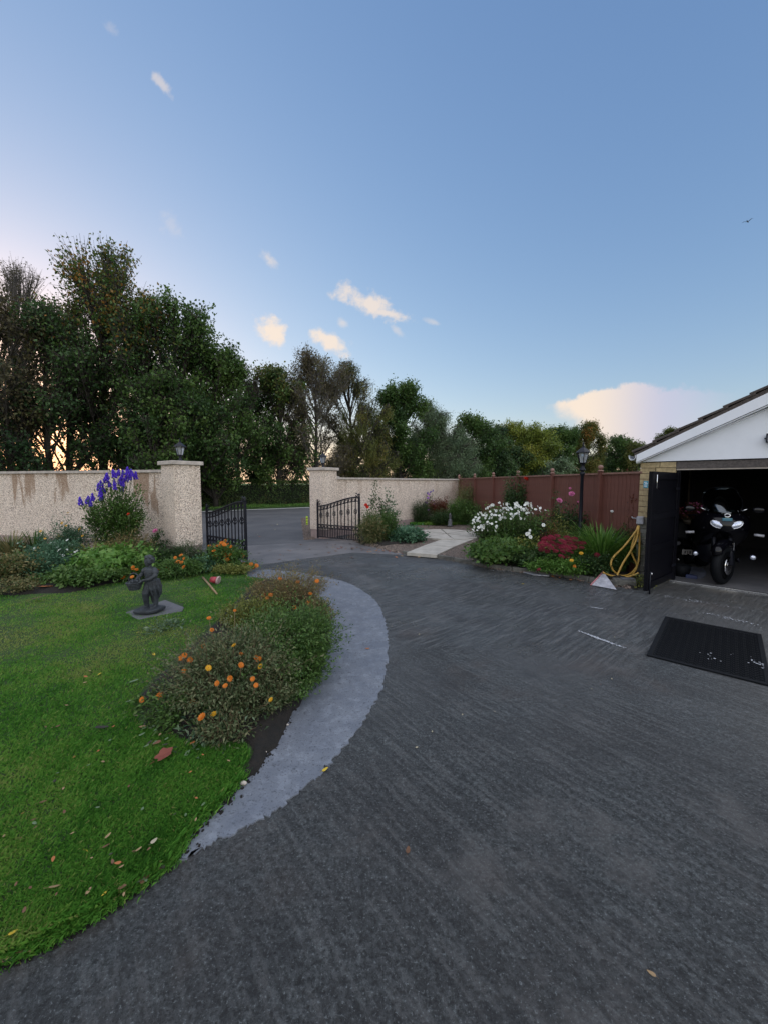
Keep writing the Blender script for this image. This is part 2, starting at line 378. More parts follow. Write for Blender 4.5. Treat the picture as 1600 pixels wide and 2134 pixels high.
mat('roof_tile', (.082, .066, .058), .85, noise=.5, nscale=30, bump=.6, bscale=70)
mat('lintel', (.10, .085, .080), .85, noise=.4, nscale=40, bump=.5)
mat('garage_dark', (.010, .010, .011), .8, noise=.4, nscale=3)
mat('door_black', (.003, .003, .006), .5, noise=.3, nscale=4, spec=.15)
mat('rubber', (.005, .006, .008), .65, bump=.3, spec=.15)
mat('stone_dark', (.036, .043, .052), .7, noise=.55, nscale=16, bump=.6, bscale=60)
mat('slab', (.12, .12, .13), .8, noise=.3, nscale=8, bump=.5)
mat('paving', (.42, .39, .34), .8, noise=.25, nscale=4, bump=.3)
mat('kerb', (.13, .125, .11), .85, noise=.5, nscale=9, bump=.6)
mat('hose', (.55, .33, .07), .5, noise=.15)
mat('white_plastic', (.40, .40, .44), .5, noise=.3, nscale=14, bump=.3)
mat('red_plastic', (.36, .035, .05), .5, noise=.3, nscale=12)
mat('wood', (.32, .22, .12), .8, noise=.4, nscale=20)
mat('wood_grey', (.12, .095, .07), .85, noise=.4, nscale=12)
mat('bark', (.050, .042, .034), .9, noise=.5, nscale=8, bump=.6)
mat('birch_twig', (.13, .115, .105), .9, noise=.3, nscale=6)
mat('stem', (.05, .07, .02), .8, noise=.3); mat('stem_dry', (.17, .12, .065), .85, noise=.4)
mat('lamp_glass', (.55, .57, .60), .12, spec=.6, trans=.6)
mat('chrome', (.7, .7, .72), .12, 1); mat('black_gloss', (.003, .003, .005), .15, spec=.35)
mat('headlamp', (.75, .8, .95), .10, .6, noise=.5, nscale=60)
mat('road_paint', (.70, .70, .68), .7, noise=.3, nscale=20)
mat('marker', (.55, .75, .04), .5)
# ------------------------------------------------------------------ polygon tools
def inside(poly, X, Y):
    r = np.zeros(X.shape, bool); n = len(poly); j = n-1
    for i in range(n):
        xi, yi = poly[i][0], poly[i][1]; xj, yj = poly[j][0], poly[j][1]
        c = ((yi > Y) != (yj > Y)) & (X < (xj-xi)*(Y-yi)/(yj-yi+1e-12)+xi); r ^= c; j = i
    return r
def edge_dist(poly, X, Y):
    d = np.full(X.shape, 1e9); n = len(poly)
    for i in range(n):
        ax, ay = poly[i][0], poly[i][1]; bx, by = poly[(i+1) % n][0], poly[(i+1) % n][1]
        L = (bx-ax)**2+(by-ay)**2+1e-12; t = np.clip(((X-ax)*(bx-ax)+(Y-ay)*(by-ay))/L, 0, 1)
        d = np.minimum(d, np.hypot(X-ax-t*(bx-ax), Y-ay-t*(by-ay)))
    return d
def vn(X, Y, sc, seed=0):                     # smooth value noise
    r_ = np.random.default_rng(seed).random((64, 64)); x = X*sc+17.3; y = Y*sc+9.1
    xi = np.floor(x).astype(int); yi = np.floor(y).astype(int); fx = x-xi; fy = y-yi
    fx = fx*fx*(3-2*fx); fy = fy*fy*(3-2*fy); g = lambda a, b_: r_[a % 64, b_ % 64]
    return (g(xi, yi)*(1-fx)+g(xi+1, yi)*fx)*(1-fy)+(g(xi, yi+1)*(1-fx)+g(xi+1, yi+1)*fx)*fy
def mound(poly, step, z0, z1, amp, seed, name, m_, rim=.12, **kw):
    """a lumpy sheet over a polygon, raised z1 in the middle and z0 at its rim"""
    xs = [p[0] for p in poly]; ys = [p[1] for p in poly]
    gx = np.arange(min(xs)-step, max(xs)+2*step, step); gy = np.arange(min(ys)-step, max(ys)+2*step, step)
    X, Y = np.meshgrid(gx, gy, indexing='ij'); ins = inside(poly, X, Y); ed = edge_dist(poly, X, Y)
    t = np.where(ins, np.clip(ed/rim, 0, 1), -np.clip(ed/step, 0, 1)*.5); t2 = t*(2-t)
    Z = np.where(ins, z0+(z1-z0)*t2, z0-.06)+np.where(ins, (vn(X, Y, 3, seed)-.5)*amp*np.clip(t, 0, 1)+(vn(X, Y, 11, seed+1)-.5)*amp*.5*np.clip(t, 0, 1), 0)
    keep = ins | (ed < step*1.5)
    idx = -np.ones(X.shape, int); idx[keep] = np.arange(keep.sum())
    q = np.stack([idx[:-1, :-1], idx[1:, :-1], idx[1:, 1:], idx[:-1, 1:]], -1).reshape(-1, 4); q = q[(q >= 0).all(1)]
    V = np.stack([X[keep], Y[keep], Z[keep]], 1)
    return obj(name, mesh_np(name, V, q, m_, smooth=True), **kw)
def sheet(name, poly, z, m_, th=.03, **kw):
    b = MB(); b.prism([(p[0], p[1]) for p in poly], z-th, z); return b.build(name, m_, **kw)
def smooth_line(pts, k=6):
    P = [Vector((p[0], p[1], 0)) for p in pts]; out = []
    for i in range(len(P)-1):
        p0 = P[max(i-1, 0)]; p1 = P[i]; p2 = P[i+1]; p3 = P[min(i+2, len(P)-1)]
        for j in range(k):
            t = j/k; out.append(.5*((2*p1)+(p2-p0)*t+(2*p0-5*p1+4*p2-p3)*t*t+(3*p1-p0-3*p2+p3)*t**3))
    out.append(P[-1]); return [(p.x, p.y) for p in out]
# ------------------------------------------------------------------ ground
MB().box((0, 250, -.09), (1400, 1400, .1)).build('ground', M['meadow'], kind='structure')
RD = Vector((.83, .555, 0)).normalized(); RN = Vector((-RD.y, RD.x, 0))     # road direction, and across it
r0 = G(600, 1076); r1 = G(600, 1058)
wroad = (r1-r0).dot(RN)
def road_pt(s, t): return r0 + RD*s + RN*t
sheet('road', [road_pt(-90, -.3), road_pt(220, -.3), road_pt(220, wroad), road_pt(-90, wroad)], -.012, M['asphalt'], kind='structure')
for t, lw in ((.05, .12), (wroad-.55, .34)):
    sheet('road_edge_line', [road_pt(-90, t), road_pt(220, t), road_pt(220, t+lw), road_pt(-90, t+lw)], -.008, M['road_paint'], th=.003, kind='structure')
sheet('verge', [road_pt(-90, wroad), road_pt(220, wroad), road_pt(220, wroad+3.2), road_pt(-90, wroad+3.2)], .03, M['turf'], th=.1, kind='structure')
CL = G(370, 1168); CR = G(675, 1124)
GR = Vector((.60, .80, 0)); GL = Vector((-.80, .60, 0))           # along the gateway, and across it
sheet('driveway', [(-16, -6), (13, -6), (13, 8), (7, 20), (3.6, 18), (CR.x+.1, CR.y+.9), (CL.x, CL.y+.5), (-16, 12)], 0, M['tamped_concrete'], kind='structure')
# apron of smooth concrete in the gateway, then asphalt to the road
ap = [G(520, 1180), G(735, 1150), G(850, 1158), G(760, 1130), G(664, 1122), G(560, 1135), G(380, 1143), (-5.2, 9.6)]
ap = [(-4.0, 7.4), tuple(G(520, 1180))[:2], tuple(G(735, 1152))[:2], tuple(G(850, 1157))[:2], tuple(G(742, 1131))[:2], tuple(G(720, 1126))[:2], tuple(G(380, 1145))[:2]]
sheet('gateway_apron', ap, .005, M['gate_concrete'], th=.01, kind='structure')
j1 = G(380, 1145); j2 = G(728, 1127.5)
sheet('road_apron', [(j1.x, j1.y), (j2.x, j2.y), (CR.x-.35, CR.y+.3), road_pt(1.5, -.35)[:2], road_pt(4, .1)[:2], road_pt(-12, .1)[:2], (-6.2, 9.9)], .003, M['asphalt'], th=.03, kind='structure')
# path strip (fresh mortar along the lawn)
outer = smooth_line([G(u, v) for u, v in [(505, 1192), (560, 1188), (640, 1196), (720, 1214), (780, 1250), (803, 1300), (808, 1350), (800, 1420), (770, 1485), (720, 1555), (660, 1620), (560, 1700), (450, 1757), (352, 1806)]], 16)
inner = smooth_line([G(u, v) for u, v in [(352, 1806), (375, 1762), (410, 1718), (470, 1668), (520, 1610), (560, 1560), (600, 1490), (650, 1400), (672, 1350), (668, 1290), (630, 1235), (560, 1214), (512, 1205)]], 8)
rag = random.Random(3)
outer = [(x+rag.uniform(-.016, .016), y+rag.uniform(-.018, .018)) for x, y in outer]
sheet('path', outer+inner, .008, M['new_mortar_path'], th=.01, kind='structure')
lawn_front = [G(352, 1806), G(250, 1880), G(130, 1950), G(0, 2012)]
lawn = [(p[0], p[1]) for p in [(-1.9, .95, 0), (-3.0, .1, 0), (-5, -.9, 0), (-12, -2.5, 0), (-12, 9.6, 0), (-10.4, 10.2, 0), (-5.2, 8.7, 0), (CL.x, CL.y-.05, 0), tuple(G(512, 1186))]]
lawn = smooth_line([tuple(G(352, 1806)), tuple(G(250, 1880)), tuple(G(130, 1950)), tuple(G(0, 2012)), (-1.9, .95, 0), (-3.0, .1, 0)], 5)[:-1] + lawn[1:] + inner[::-1][1:-1]
mound(lawn, .06, .012, .045, .018, 4, 'lawn', M['turf'], rim=.08, kind='structure')
bedA = smooth_line([(-12, 5.4, 0), G(-120, 1250), G(0, 1247), G(60, 1246), G(150, 1241), G(230, 1222), G(300, 1212), G(400, 1202), G(510, 1186), G(519, 1180)], 5)+[(-4.1, 8.9), (CL.x+.1, CL.y+.1), (-5.2, 8.8), (-10.4, 10.3), (-12, 10.7)]
mound(bedA, .08, .03, .12, .07, 9, 'wall_bed', M['soil'], rim=.3, kind='structure')
bedB = smooth_line([G(u, v) for u, v in [(540, 1218), (600, 1216), (655, 1240), (684, 1290), (684, 1350), (664, 1400), (612, 1492), (562, 1578), (512, 1636), (498, 1622), (520, 1585), (500, 1562), (430, 1568), (360, 1552), (300, 1528), (282, 1490), (300, 1445), (380, 1370), (450, 1300), (500, 1250), (540, 1218)]], 5)[:-1]
mound(bedB, .05, .02, .09, .06, 12, 'island_bed', M['soil'], rim=.15, kind='structure')
kerbline = smooth_line([G(u, v) for u, v in [(838, 1155), (905, 1163), (960, 1172), (1040, 1187), (1160, 1200), (1230, 1213), (1325, 1229)]], 6)
bedC = kerbline+[(4.5, 6.95), (4.35, 7.6), (3.45, 17.4), (-1.2, 12.1), tuple(G(755, 1135))[:2], tuple(G(800, 1146))[:2]]
mound(bedC, .12, .03, .07, .04, 15, 'garden_ground', M['gravel'], rim=.15, kind='structure')
bedD = [tuple(G(u, v))[:2] for u, v in [(985, 1172), (1040, 1184), (1160, 1197), (1230, 1210), (1322, 1226)]]+[(4.5, 6.95), (4.1, 9.5), (2.4, 9.6), tuple(G(985, 1150))[:2]]
mound(bedD, .08, .07, .12, .06, 18, 'border_soil', M['soil'], rim=.2, kind='structure')
bedE = [tuple(G(u, v))[:2] for u, v in [(757, 1134), (800, 1143), (868, 1135), (872, 1122), (850, 1112)]]+[(-1.0, 12.2)]
mound(bedE, .08, .07, .12, .06, 21, 'gate_bed_soil', M['soil'], rim=.2, kind='structure')
lawn2 = [tuple(G(u, v))[:2] for u, v in [(855, 1099), (985, 1098), (1010, 1086), (860, 1085)]]
mound(lawn2, .1, .08, .11, .02, 22, 'back_lawn', M['turf'], rim=.1, kind='structure')
# round patio and stepping path: each slab a piece
pat = thing('round_patio', 'pale round stone patio beyond the white flowers', 'patio', tuple(G(930, 1113, .10)))
pc = G(930, 1113, .10); pr = 1.15
for i in range(8):
    a0 = 2*math.pi*i/8+.02; a1 = 2*math.pi*(i+1)/8-.02
    pts = [(.05*math.cos((a0+a1)/2), .05*math.sin((a0+a1)/2))]+[(pr*math.cos(a0+(a1-a0)*j/6), pr*math.sin(a0+(a1-a0)*j/6)) for j in range(7)]
    MB().prism(pts, -.04, .012+.002*(i % 3)).build('slab', M['paving'], pat)
pp = thing('garden_path', 'pale paved path leading from the driveway to the round patio', 'path', tuple(G(880, 1145, .07)))
La = [G(848, 1153), G(885, 1138), G(932, 1122)]; Lb = [G(908, 1158), G(942, 1142), G(985, 1125)]
o0 = G(880, 1145)
for i in range(2):
    q = [La[i], Lb[i], Lb[i+1], La[i+1]]; c_ = sum(q, Vector())/4; q = [c_+(p-c_)*.985-o0 for p in q]
    MB().prism([(p.x, p.y) for p in q], -.05, .025+.003*i).build('slab', M['paving'], pp)
# kerb stones along the right bed
kt = thing('kerb', 'low dark concrete kerb edging the right flower bed', 'kerb', (kerbline[0][0], kerbline[0][1], 0))
kb = Vector((kerbline[0][0], kerbline[0][1], 0)); L = [Vector((p[0], p[1], 0)) for p in kerbline]
def along(L, step):
    out = [L[0]]; rest = step
    for a, b_ in zip(L, L[1:]):
        d = (b_-a).length; s = 0
        while d-s >= rest: s += rest; out.append(a.lerp(b_, s/d)); rest = step
        rest -= d-s
    return out
kp = along(L, .45)
for a, b_ in zip(kp, kp[1:]):
    c_ = (a+b_)/2-kb; an = math.atan2((b_-a).y, (b_-a).x); nrm = Vector((-math.sin(an), math.cos(an), 0))
    ks = MB().box((0, 0, 0), ((b_-a).length-.012, .07, .10)).build('kerb_stone', M['kerb'], kt, bevel=.008); ks.location = c_+nrm*.02+Vector((0, 0, .035+random.uniform(-.006, .006)))
    ks.rotation_euler = (0, 0, an+random.uniform(-.02, .02))
# gravel heap against the right wing wall
gv = [tuple(G(u, v))[:2] for u, v in [(627, 1080), (646, 1079), (652, 1100), (660, 1124), (632, 1126), (629, 1100)]]
mound(gv, .08, .01, .05, .04, 30, 'gravel_strip', M['gravel'], rim=.2, kind='structure')
# ------------------------------------------------------------------ walls and pillars
def wall_run(label, p0, p1, z, th=.16, step=1.15, z0=-.05, mt='pebble_dash_faint'):
    p0 = Vector((p0[0], p0[1], 0)); p1 = Vector((p1[0], p1[1], 0)); d = p1-p0; L = d.length; an = math.atan2(d.y, d.x)
    t = thing('garden_wall', label, 'wall', p0, an)
    b = MB(); b.box((L/2, 0, (.28+z-.06)/2), (L, th, z-.06-.28)); b.build('rendered_face', M[mt], t)
    b = MB(); b.box((L/2, 0, .12), (L, th+.03, .32)); b.build('plinth', M['plinth'], t)
    n = max(1, round(L/step)); me = None
    for i in range(n):
        if me is None: me = MB().box((0, 0, 0), (L/n-.008, th+.11, .06)).mesh('coping_stone', M['coping'])
        obj('coping_stone', me, t, ((i+.5)*L/n, random.uniform(-.003, .003), z-.03+random.uniform(-.002, .002)))
    return t
def pillar(label, C, z, w=.59):
    an = math.atan2(GR.y, GR.x); c = Vector((C.x, C.y, 0))+GR*w/2+GL*w/2
    t = thing('gate_pillar', label, 'pillar', c, an)
    MB().box((0, 0, (.28+z-.08)/2), (w, w, z-.08-.28)).build('rendered_face', M['pebble_dash_clean'], t, bevel=.006)
    MB().box((0, 0, .115), (w-.03, w-.03, .33)).build('plinth', M['plinth'], t)
    MB().box((0, 0, z-.035), (w+.11, w+.11, .085)).build('cap', M['coping'], t, bevel=.012)
    return t, c
pl, plc = pillar('taller-looking near gate pillar of pale pebble dash on the left of the gateway', CL, 2.17)
pr_, prc = pillar('far gate pillar of pale pebble dash on the right of the gateway', CR, 2.15)
wl0 = plc+GL*.32+Vector((-.0, 0, 0))
wall_run('rust-streaked pebble dash wall left of the gateway behind the purple flowers', wl0-Vector((.05, .03, 0)), (-12.5, 11.1), 2.0, mt='pebble_dash')
wr0 = prc+GR*.25
wall_run('plain pebble dash wall between the far gate pillar and the brown fence', wr0, (3.5, 17.75), 1.87)
wq = prc+GL*.20
wall_run('short wing wall running from the far gate pillar towards the road', prc+GL*.28+GR*.1, prc+GL*1.0+GR*1.6, 1.93)
wall_run('short wing wall behind the near gate pillar towards the road', plc+GL*.34+GR*.2, plc+GL*2.2+GR*1.0, 1.93)
# ------------------------------------------------------------------ pillar lanterns
def lantern_parts(t, z, s=1.0, iron='iron'):
    """six-sided lantern standing on z"""
    b = MB(); b.lathe([(.0, z), (.055*s, z), (.055*s, z+.015*s), (.03*s, z+.05*s), (.026*s, z+.10*s), (.05*s, z+.125*s), (.062*s, z+.14*s)], 12); b.build('lamp_base', M[iron], t)
    z1 = z+.14*s; r0_, r1_ = .055*s, .095*s; h = .17*s
    g = MB(); g.lathe([(r0_*.93, z1), (r1_*.93, z1+h)], 6, sm=False); g.build('lamp_glass', M['lamp_glass'], t)
    for k_ in range(6):
        a = 2*math.pi*k_/6
        MB().tube([(r0_*math.cos(a), r0_*math.sin(a), z1), (r1_*math.cos(a), r1_*math.sin(a), z1+h)], .006*s, 5).build('glazing_bar', M[iron], t)
    c = MB(); c.lathe([(.125*s, z1+h), (.122*s, z1+h+.012*s), (.07*s, z1+h+.06*s), (.035*s, z1+h+.085*s), (.03*s, z1+h+.10*s), (.0, z1+h+.115*s)], 6, sm=False); c.build('lamp_roof', M[iron], t)
    f = MB(); f.lathe([(0, z1+h+.09*s), (.018*s, z1+h+.115*s), (.008*s, z1+h+.14*s), (.012*s, z1+h+.155*s), (0, z1+h+.19*s)], 8); f.build('finial', M[iron], t)
    MB().ell((0, 0, z1+.07*s), (.022*s, .022*s, .05*s), 10).build('bulb', M['white_plastic'], t)
for c_, z, l in ((plc, 2.178, 'black lantern on top of the near left gate pillar'), (prc, 2.158, 'black lantern on top of the far right gate pillar')):
    t = thing('pillar_lantern', l, 'lantern', (c_.x, c_.y, z), .3, 'lanterns on the gate pillars'); lantern_parts(t, 0, 1.05)
lp = PX(1208, 1100, 8.0)
t = thing('lamp_post', 'tall black lamp post standing in the flower bed before the brown fence', 'lamp post', (lp.x, lp.y, .05), .2)
b = MB(); b.lathe([(0, 0), (.09, 0), (.09, .05), (.06, .10), (.055, .35), (.06, .38), (.042, .42), (.036, 1.0), (.032, 1.80), (.05, 1.82), (.05, 1.86), (.028, 1.88), (.028, 1.93)], 14); b.build('post', M['iron'], t)
lantern_parts(t, 1.90, 1.18)
# ------------------------------------------------------------------ gates
def gate(label, hinge, free):
    hinge = Vector((hinge[0], hinge[1], 0)); free = Vector((free[0], free[1], 0)); d = free-hinge; L = d.length
    t = thing('gate_leaf', label, 'gate', hinge, math.atan2(d.y, d.x), 'wrought iron driveway gates')
    z_lo, z_hi = 1.00, 1.30; x0, x1 = .06, L-.03
    def top(x):
        s = (x-x0)/(x1-x0); s = s*s*(3-2*s); return z_lo+(z_hi-z_lo)*s**.9
    I = M['iron']
    MB().box((x0, 0, .58), (.04, .04, 1.08)).lathe([(0, 1.12), (.03, 1.125), (.012, 1.15), (.026, 1.18), (0, 1.22)], 8, (x0, 0, 0)).build('hinge_post', I, t)
    MB().box((x1, 0, .67), (.045, .045, 1.26)).lathe([(0, 1.30), (.038, 1.305), (.014, 1.335), (.032, 1.37), (.0, 1.42)], 8, (x1, 0, 0)).build('end_post', I, t)
    xs = [x0+(x1-x0)*i/20 for i in range(21)]
    MB().tube([(x, 0, top(x)) for x in xs], .021, 6).build('top_rail', I, t)
    MB().tube([(x, 0, top(x)-.11) for x in xs], .015, 6).build('upper_rail', I, t)
    for z, nm in ((.46, 'middle_rail'), (.36, 'middle_rail'), (.09, 'bottom_rail')):
        MB().box(((x0+x1)/2, 0, z), (x1-x0, .03, .022)).build(nm, I, t)
    n = 12
    bask = MB()
    for k_ in range(4):
        a0 = k_*math.pi/2
        bask.tube([(.048*math.sin(math.pi*j/8)*math.cos(a0+j*.35), .048*math.sin(math.pi*j/8)*math.sin(a0+j*.35), -.09+.18*j/8) for j in range(9)], .0085, 4)
    bask.ell((0, 0, -.075), .013, 6).ell((0, 0, .075), .013, 6); bm_ = bask.mesh('basket', I)
    ring = MB().tube([(.036*math.cos(2*math.pi*j/12), 0, .036*math.sin(2*math.pi*j/12)) for j in range(12)], .009, 4, closed=True).mesh('ring', I)
    for i in range(1, n):
        x = x0+(x1-x0)*i/n
        br_ = MB().box((0, 0, (top(x)+.09)/2), (.020, .020, top(x)-.09)).build('bar', I, t, (x, 0, 0))
        if i % 2: obj('basket', bm_, br_, (0, 0, .50+.55*(top(x)-.57)))
    for i in range(n):
        x = x0+(x1-x0)*(i+.5)/n
        obj('ring', ring, t, (x, 0, .41))
        MB().box((0, 0, .22), (.016, .016, .27)).build('dog_bar', I, t, (x, 0, 0))
        if i > 0: MB().tube([(x-(x1-x0)/n*.36, 0, top(x)-.10), (x-(x1-x0)/n*.2, 0, top(x)-.035), (x+(x1-x0)/n*.2, 0, top(x)-.035), (x+(x1-x0)/n*.36, 0, top(x)-.10)], .009, 4).build('arch', I, t)
    sc = [(x0+.03+.07*(1-j/14)*math.cos(j*.45+1.2)+.05, 0, z_lo+.09+.07*(1-j/14)*math.sin(j*.45+1.2)) for j in range(13)]
    MB().tube(sc, .014, 5).build('scroll', I, t)
    sc = [(x1-.10+.07*(1-j/14)*math.cos(-j*.45+1.9), 0, z_hi+.05+.06*(1-j/14)*math.sin(-j*.45+1.9)) for j in range(13)]
    MB().tube(sc, .014, 5).build('scroll', I, t)
    return t
gate('black wrought iron gate leaf by the orange flowers, hinged on the near left pillar', (-4.20, 9.02), G(516, 1173))
gate('black wrought iron gate leaf in front of the far right pillar beside the bushes', (-2.03, 11.50), G(751, 1133))
# grey latch box seen by the near gate
# ------------------------------------------------------------------ brown board fence
FA = Vector((4.62, 6.86, 0)); FB = Vector((3.42, 17.55, 0)); fd = (FB-FA); FL = fd.length; fan = math.atan2(fd.y, fd.x); FH = 1.90
ft = thing('board_fence', 'red-brown vertical board fence along the right side of the garden', 'fence', FA, fan)
nb = 6; post = MB().box((0, 0, .96), (.075, .075, 1.94)).mesh('fence_post', M['fence_brown'])
ball = MB().lathe([(.06, 0), (.062, .02), (.03, .03), (.025, .04)], 12).ell((0, 0, .085), .052, 12).mesh('ball_finial', M['fence_rail'])
posts = [1.12, 2.95, 4.85, 6.75, 8.65, FL-.05]
for x in posts:
    p_ = obj('fence_post', post, ft, (x, .03, 0)); obj('ball_finial', ball, p_, (0, 0, 1.93))
bw = .104; bme = MB().box((0, 0, .95), (bw-.007, .018, 1.80)).mesh('fence_board', M['fence_brown'])
x = .02+bw/2
while x < FL:
    obj('fence_board', bme, ft, (x, -.02+random.uniform(-.0015, .0015), .02))
    x += bw
e = [0]+posts
for a, c_ in zip(e, e[1:]):
    MB().box(((a+c_)/2, -.01, FH-.015), (c_-a-.08, .075, .035)).build('top_rail', M['fence_rail'], ft)
    MB().box(((a+c_)/2, -.005, .09), (c_-a-.095, .04, .14)).build('gravel_board', M['fence_brown'], ft)
# ------------------------------------------------------------------ garage
GO = Vector((4.60, 6.94, 0)); e1 = Vector((.72, -.694, 0)).normalized(); gan = math.atan2(e1.y, e1.x)
gt = thing('garage', 'buff brick garage with white gable and its doorway standing open', 'garage', GO, gan)
# local x along the front, local y inwards
Wd, Dp, PW, OP = 3.42, 5.6, .52, 2.38; EH = 2.06; RZ = 2.95
X0 = PW; X1 = PW+OP
MB().box((Wd/2, Dp/2, .0), (Wd-.02, Dp, .03)).build('garage_floor', M['gate_concrete'], gt)
def wallbox(nm, c, d, m_): return MB().box(c, d).build(nm, M[m_], gt)
wallbox('side_wall', (.06, Dp/2, EH/2), (.10, Dp-.24, EH), 'mortar')
wallbox('side_wall', (Wd-.06, Dp/2, EH/2), (.10, Dp-.24, EH), 'mortar')
wallbox('rear_wall', (Wd/2, Dp-.06, EH/2), (Wd, .10, EH), 'mortar')
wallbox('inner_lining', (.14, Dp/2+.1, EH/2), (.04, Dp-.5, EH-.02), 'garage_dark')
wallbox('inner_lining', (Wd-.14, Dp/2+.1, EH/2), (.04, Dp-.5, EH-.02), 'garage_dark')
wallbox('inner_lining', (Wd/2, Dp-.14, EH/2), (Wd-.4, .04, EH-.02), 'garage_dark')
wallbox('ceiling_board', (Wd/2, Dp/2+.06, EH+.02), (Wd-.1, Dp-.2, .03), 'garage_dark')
wallbox('pier_core', (X0/2, .10, EH/2), (X0-.03, .15, EH-.01), 'mortar')
wallbox('pier_core', ((X1+Wd)/2, .10, EH/2), (Wd-X1-.03, .15, EH-.01), 'mortar')
bl, bh = .29, .098
bmes = [MB().box((0, 0, 0), (bl-.008, .10, bh-.009)).mesh('brick', M['brick_buff']), MB().box((0, 0, 0), (bl-.008, .10, bh-.009)).mesh('brick', M['brick_grey'])]
def halfb(wd, k_): return MB().box((0, 0, 0), (wd-.008, .10, bh-.009)).mesh('brick', M['brick_grey' if k_ else 'brick_buff'])
hm = [[halfb(PW-bl, 0), halfb(PW-bl, 1)]]
for r in range(21):
    z = (r+.5)*bh
    for (px0, px1) in ((0, X0), (X1, Wd)):
        off = r % 2
        xs = [(px0+bl/2, 0), (px0+bl+(PW-bl)/2, 1)] if not off else [(px0+(PW-bl)/2, 1), (px0+PW-bl+bl/2, 0)]
        for (bx_, half_) in xs:
            k_ = 1 if (r < 10 and bx_ < .15) or random.random() < .10 else 0
            obj('brick', hm[0][k_] if half_ else bmes[k_], gt, (bx_, .03+random.uniform(-.003, .003), z))
    for yy in (.23+.145+i_*.29 for i_ in range(0)): pass
# lintel
MB().box(((X0+X1)/2, .05, 1.995), (OP+.0, .12, .12)).build('lintel', M['lintel'], gt)
MB().box(((X0+X1)/2, .045, 1.925), (OP, .09, .02)).build('lintel_lip', M['coping'], gt)
# door frame
for xx in (X0+.03, X1-.03): MB().box((xx, .10, .95), (.055, .09, 1.90)).build('door_frame', M['door_black'], gt)
# white cladding gable
xm = Wd/2
g = MB(); g.add([(0, -.035, EH+.01), (Wd, -.035, EH+.01), (xm, -.035, RZ-.10), (0, .02, EH+.01), (Wd, .02, EH+.01), (xm, .02, RZ-.10)], [(0, 1, 2), (3, 5, 4), (0, 3, 4, 1), (1, 4, 5, 2), (2, 5, 3, 0)]); g.build('gable_cladding', M['white_upvc'], gt)
sl_ = math.atan2(RZ-EH, xm); ovh = .16
def barge(sgn):
    ex = -.035 if sgn > 0 else Wd+.035
    p0 = Vector((ex, 0, EH+.02-.035*math.tan(sl_))); p1 = Vector((xm, 0, RZ+.02)); dz = .21
    V = []
    for y in (-ovh-.02, -ovh): V += [(p0.x, y, p0.z-.0), (p0.x, y, p0.z+dz-.08), (p1.x, y, p1.z+.115), (p1.x, y, p1.z-.06)]
    b = MB(); b.add(V, [(0, 1, 2, 3), (7, 6, 5, 4), (0, 4, 5, 1), (1, 5, 6, 2), (2, 6, 7, 3), (3, 7, 4, 0)]); b.build('barge_board', M['white_upvc'], gt)
    b = MB(); b.tube([(p0.x+.04*sgn, -.045, p0.z+.01), (p1.x, -.045, p1.z-.11)], .012, 6); b.build('cover_trim', M['white_upvc'], gt)
    V = []
    for y in (-ovh, .02): V += [(p0.x, y, p0.z-.02), (p0.x, y, p0.z-.005), (p1.x, y, p1.z-.07), (p1.x, y, p1.z-.085)]
    b = MB(); b.add(V, [(0, 1, 2, 3), (7, 6, 5, 4), (0, 4, 5, 1), (1, 5, 6, 2), (2, 6, 7, 3), (3, 7, 4, 0)]); b.build('soffit', M['white_upvc'], gt)
barge(1); barge(-1)
MB().box((xm, -ovh-.03, RZ+.0), (.05, .02, .24)).build('barge_finial', M['white_upvc'], gt)
MB().box((-.03, Dp/2, EH+.0), (.05, Dp+.1, .015)).build('soffit', M['white_upvc'], gt)
gu = MB(); V = []; Fc = []
prof = [(-.055, .05), (-.05, 0), (-.025, -.035), (.02, -.035), (.05, 0), (.05, .05), (.044, .05), (.044, .003), (.018, -.028), (-.022, -.028), (-.044, .003), (-.049, .05)]
n_ = len(prof)
for y in (-.20, Dp): V += [(-.095+p[0], y, EH+.075+p[1]) for p in prof]
gu.add(V, [(i, (i+1) % n_, n_+(i+1) % n_, n_+i) for i in range(n_)]+[(0, 11, 10, 9, 8, 3, 2, 1), (8, 7, 6, 5, 4, 3)]); gu.build('gutter', M['white_upvc'], gt)
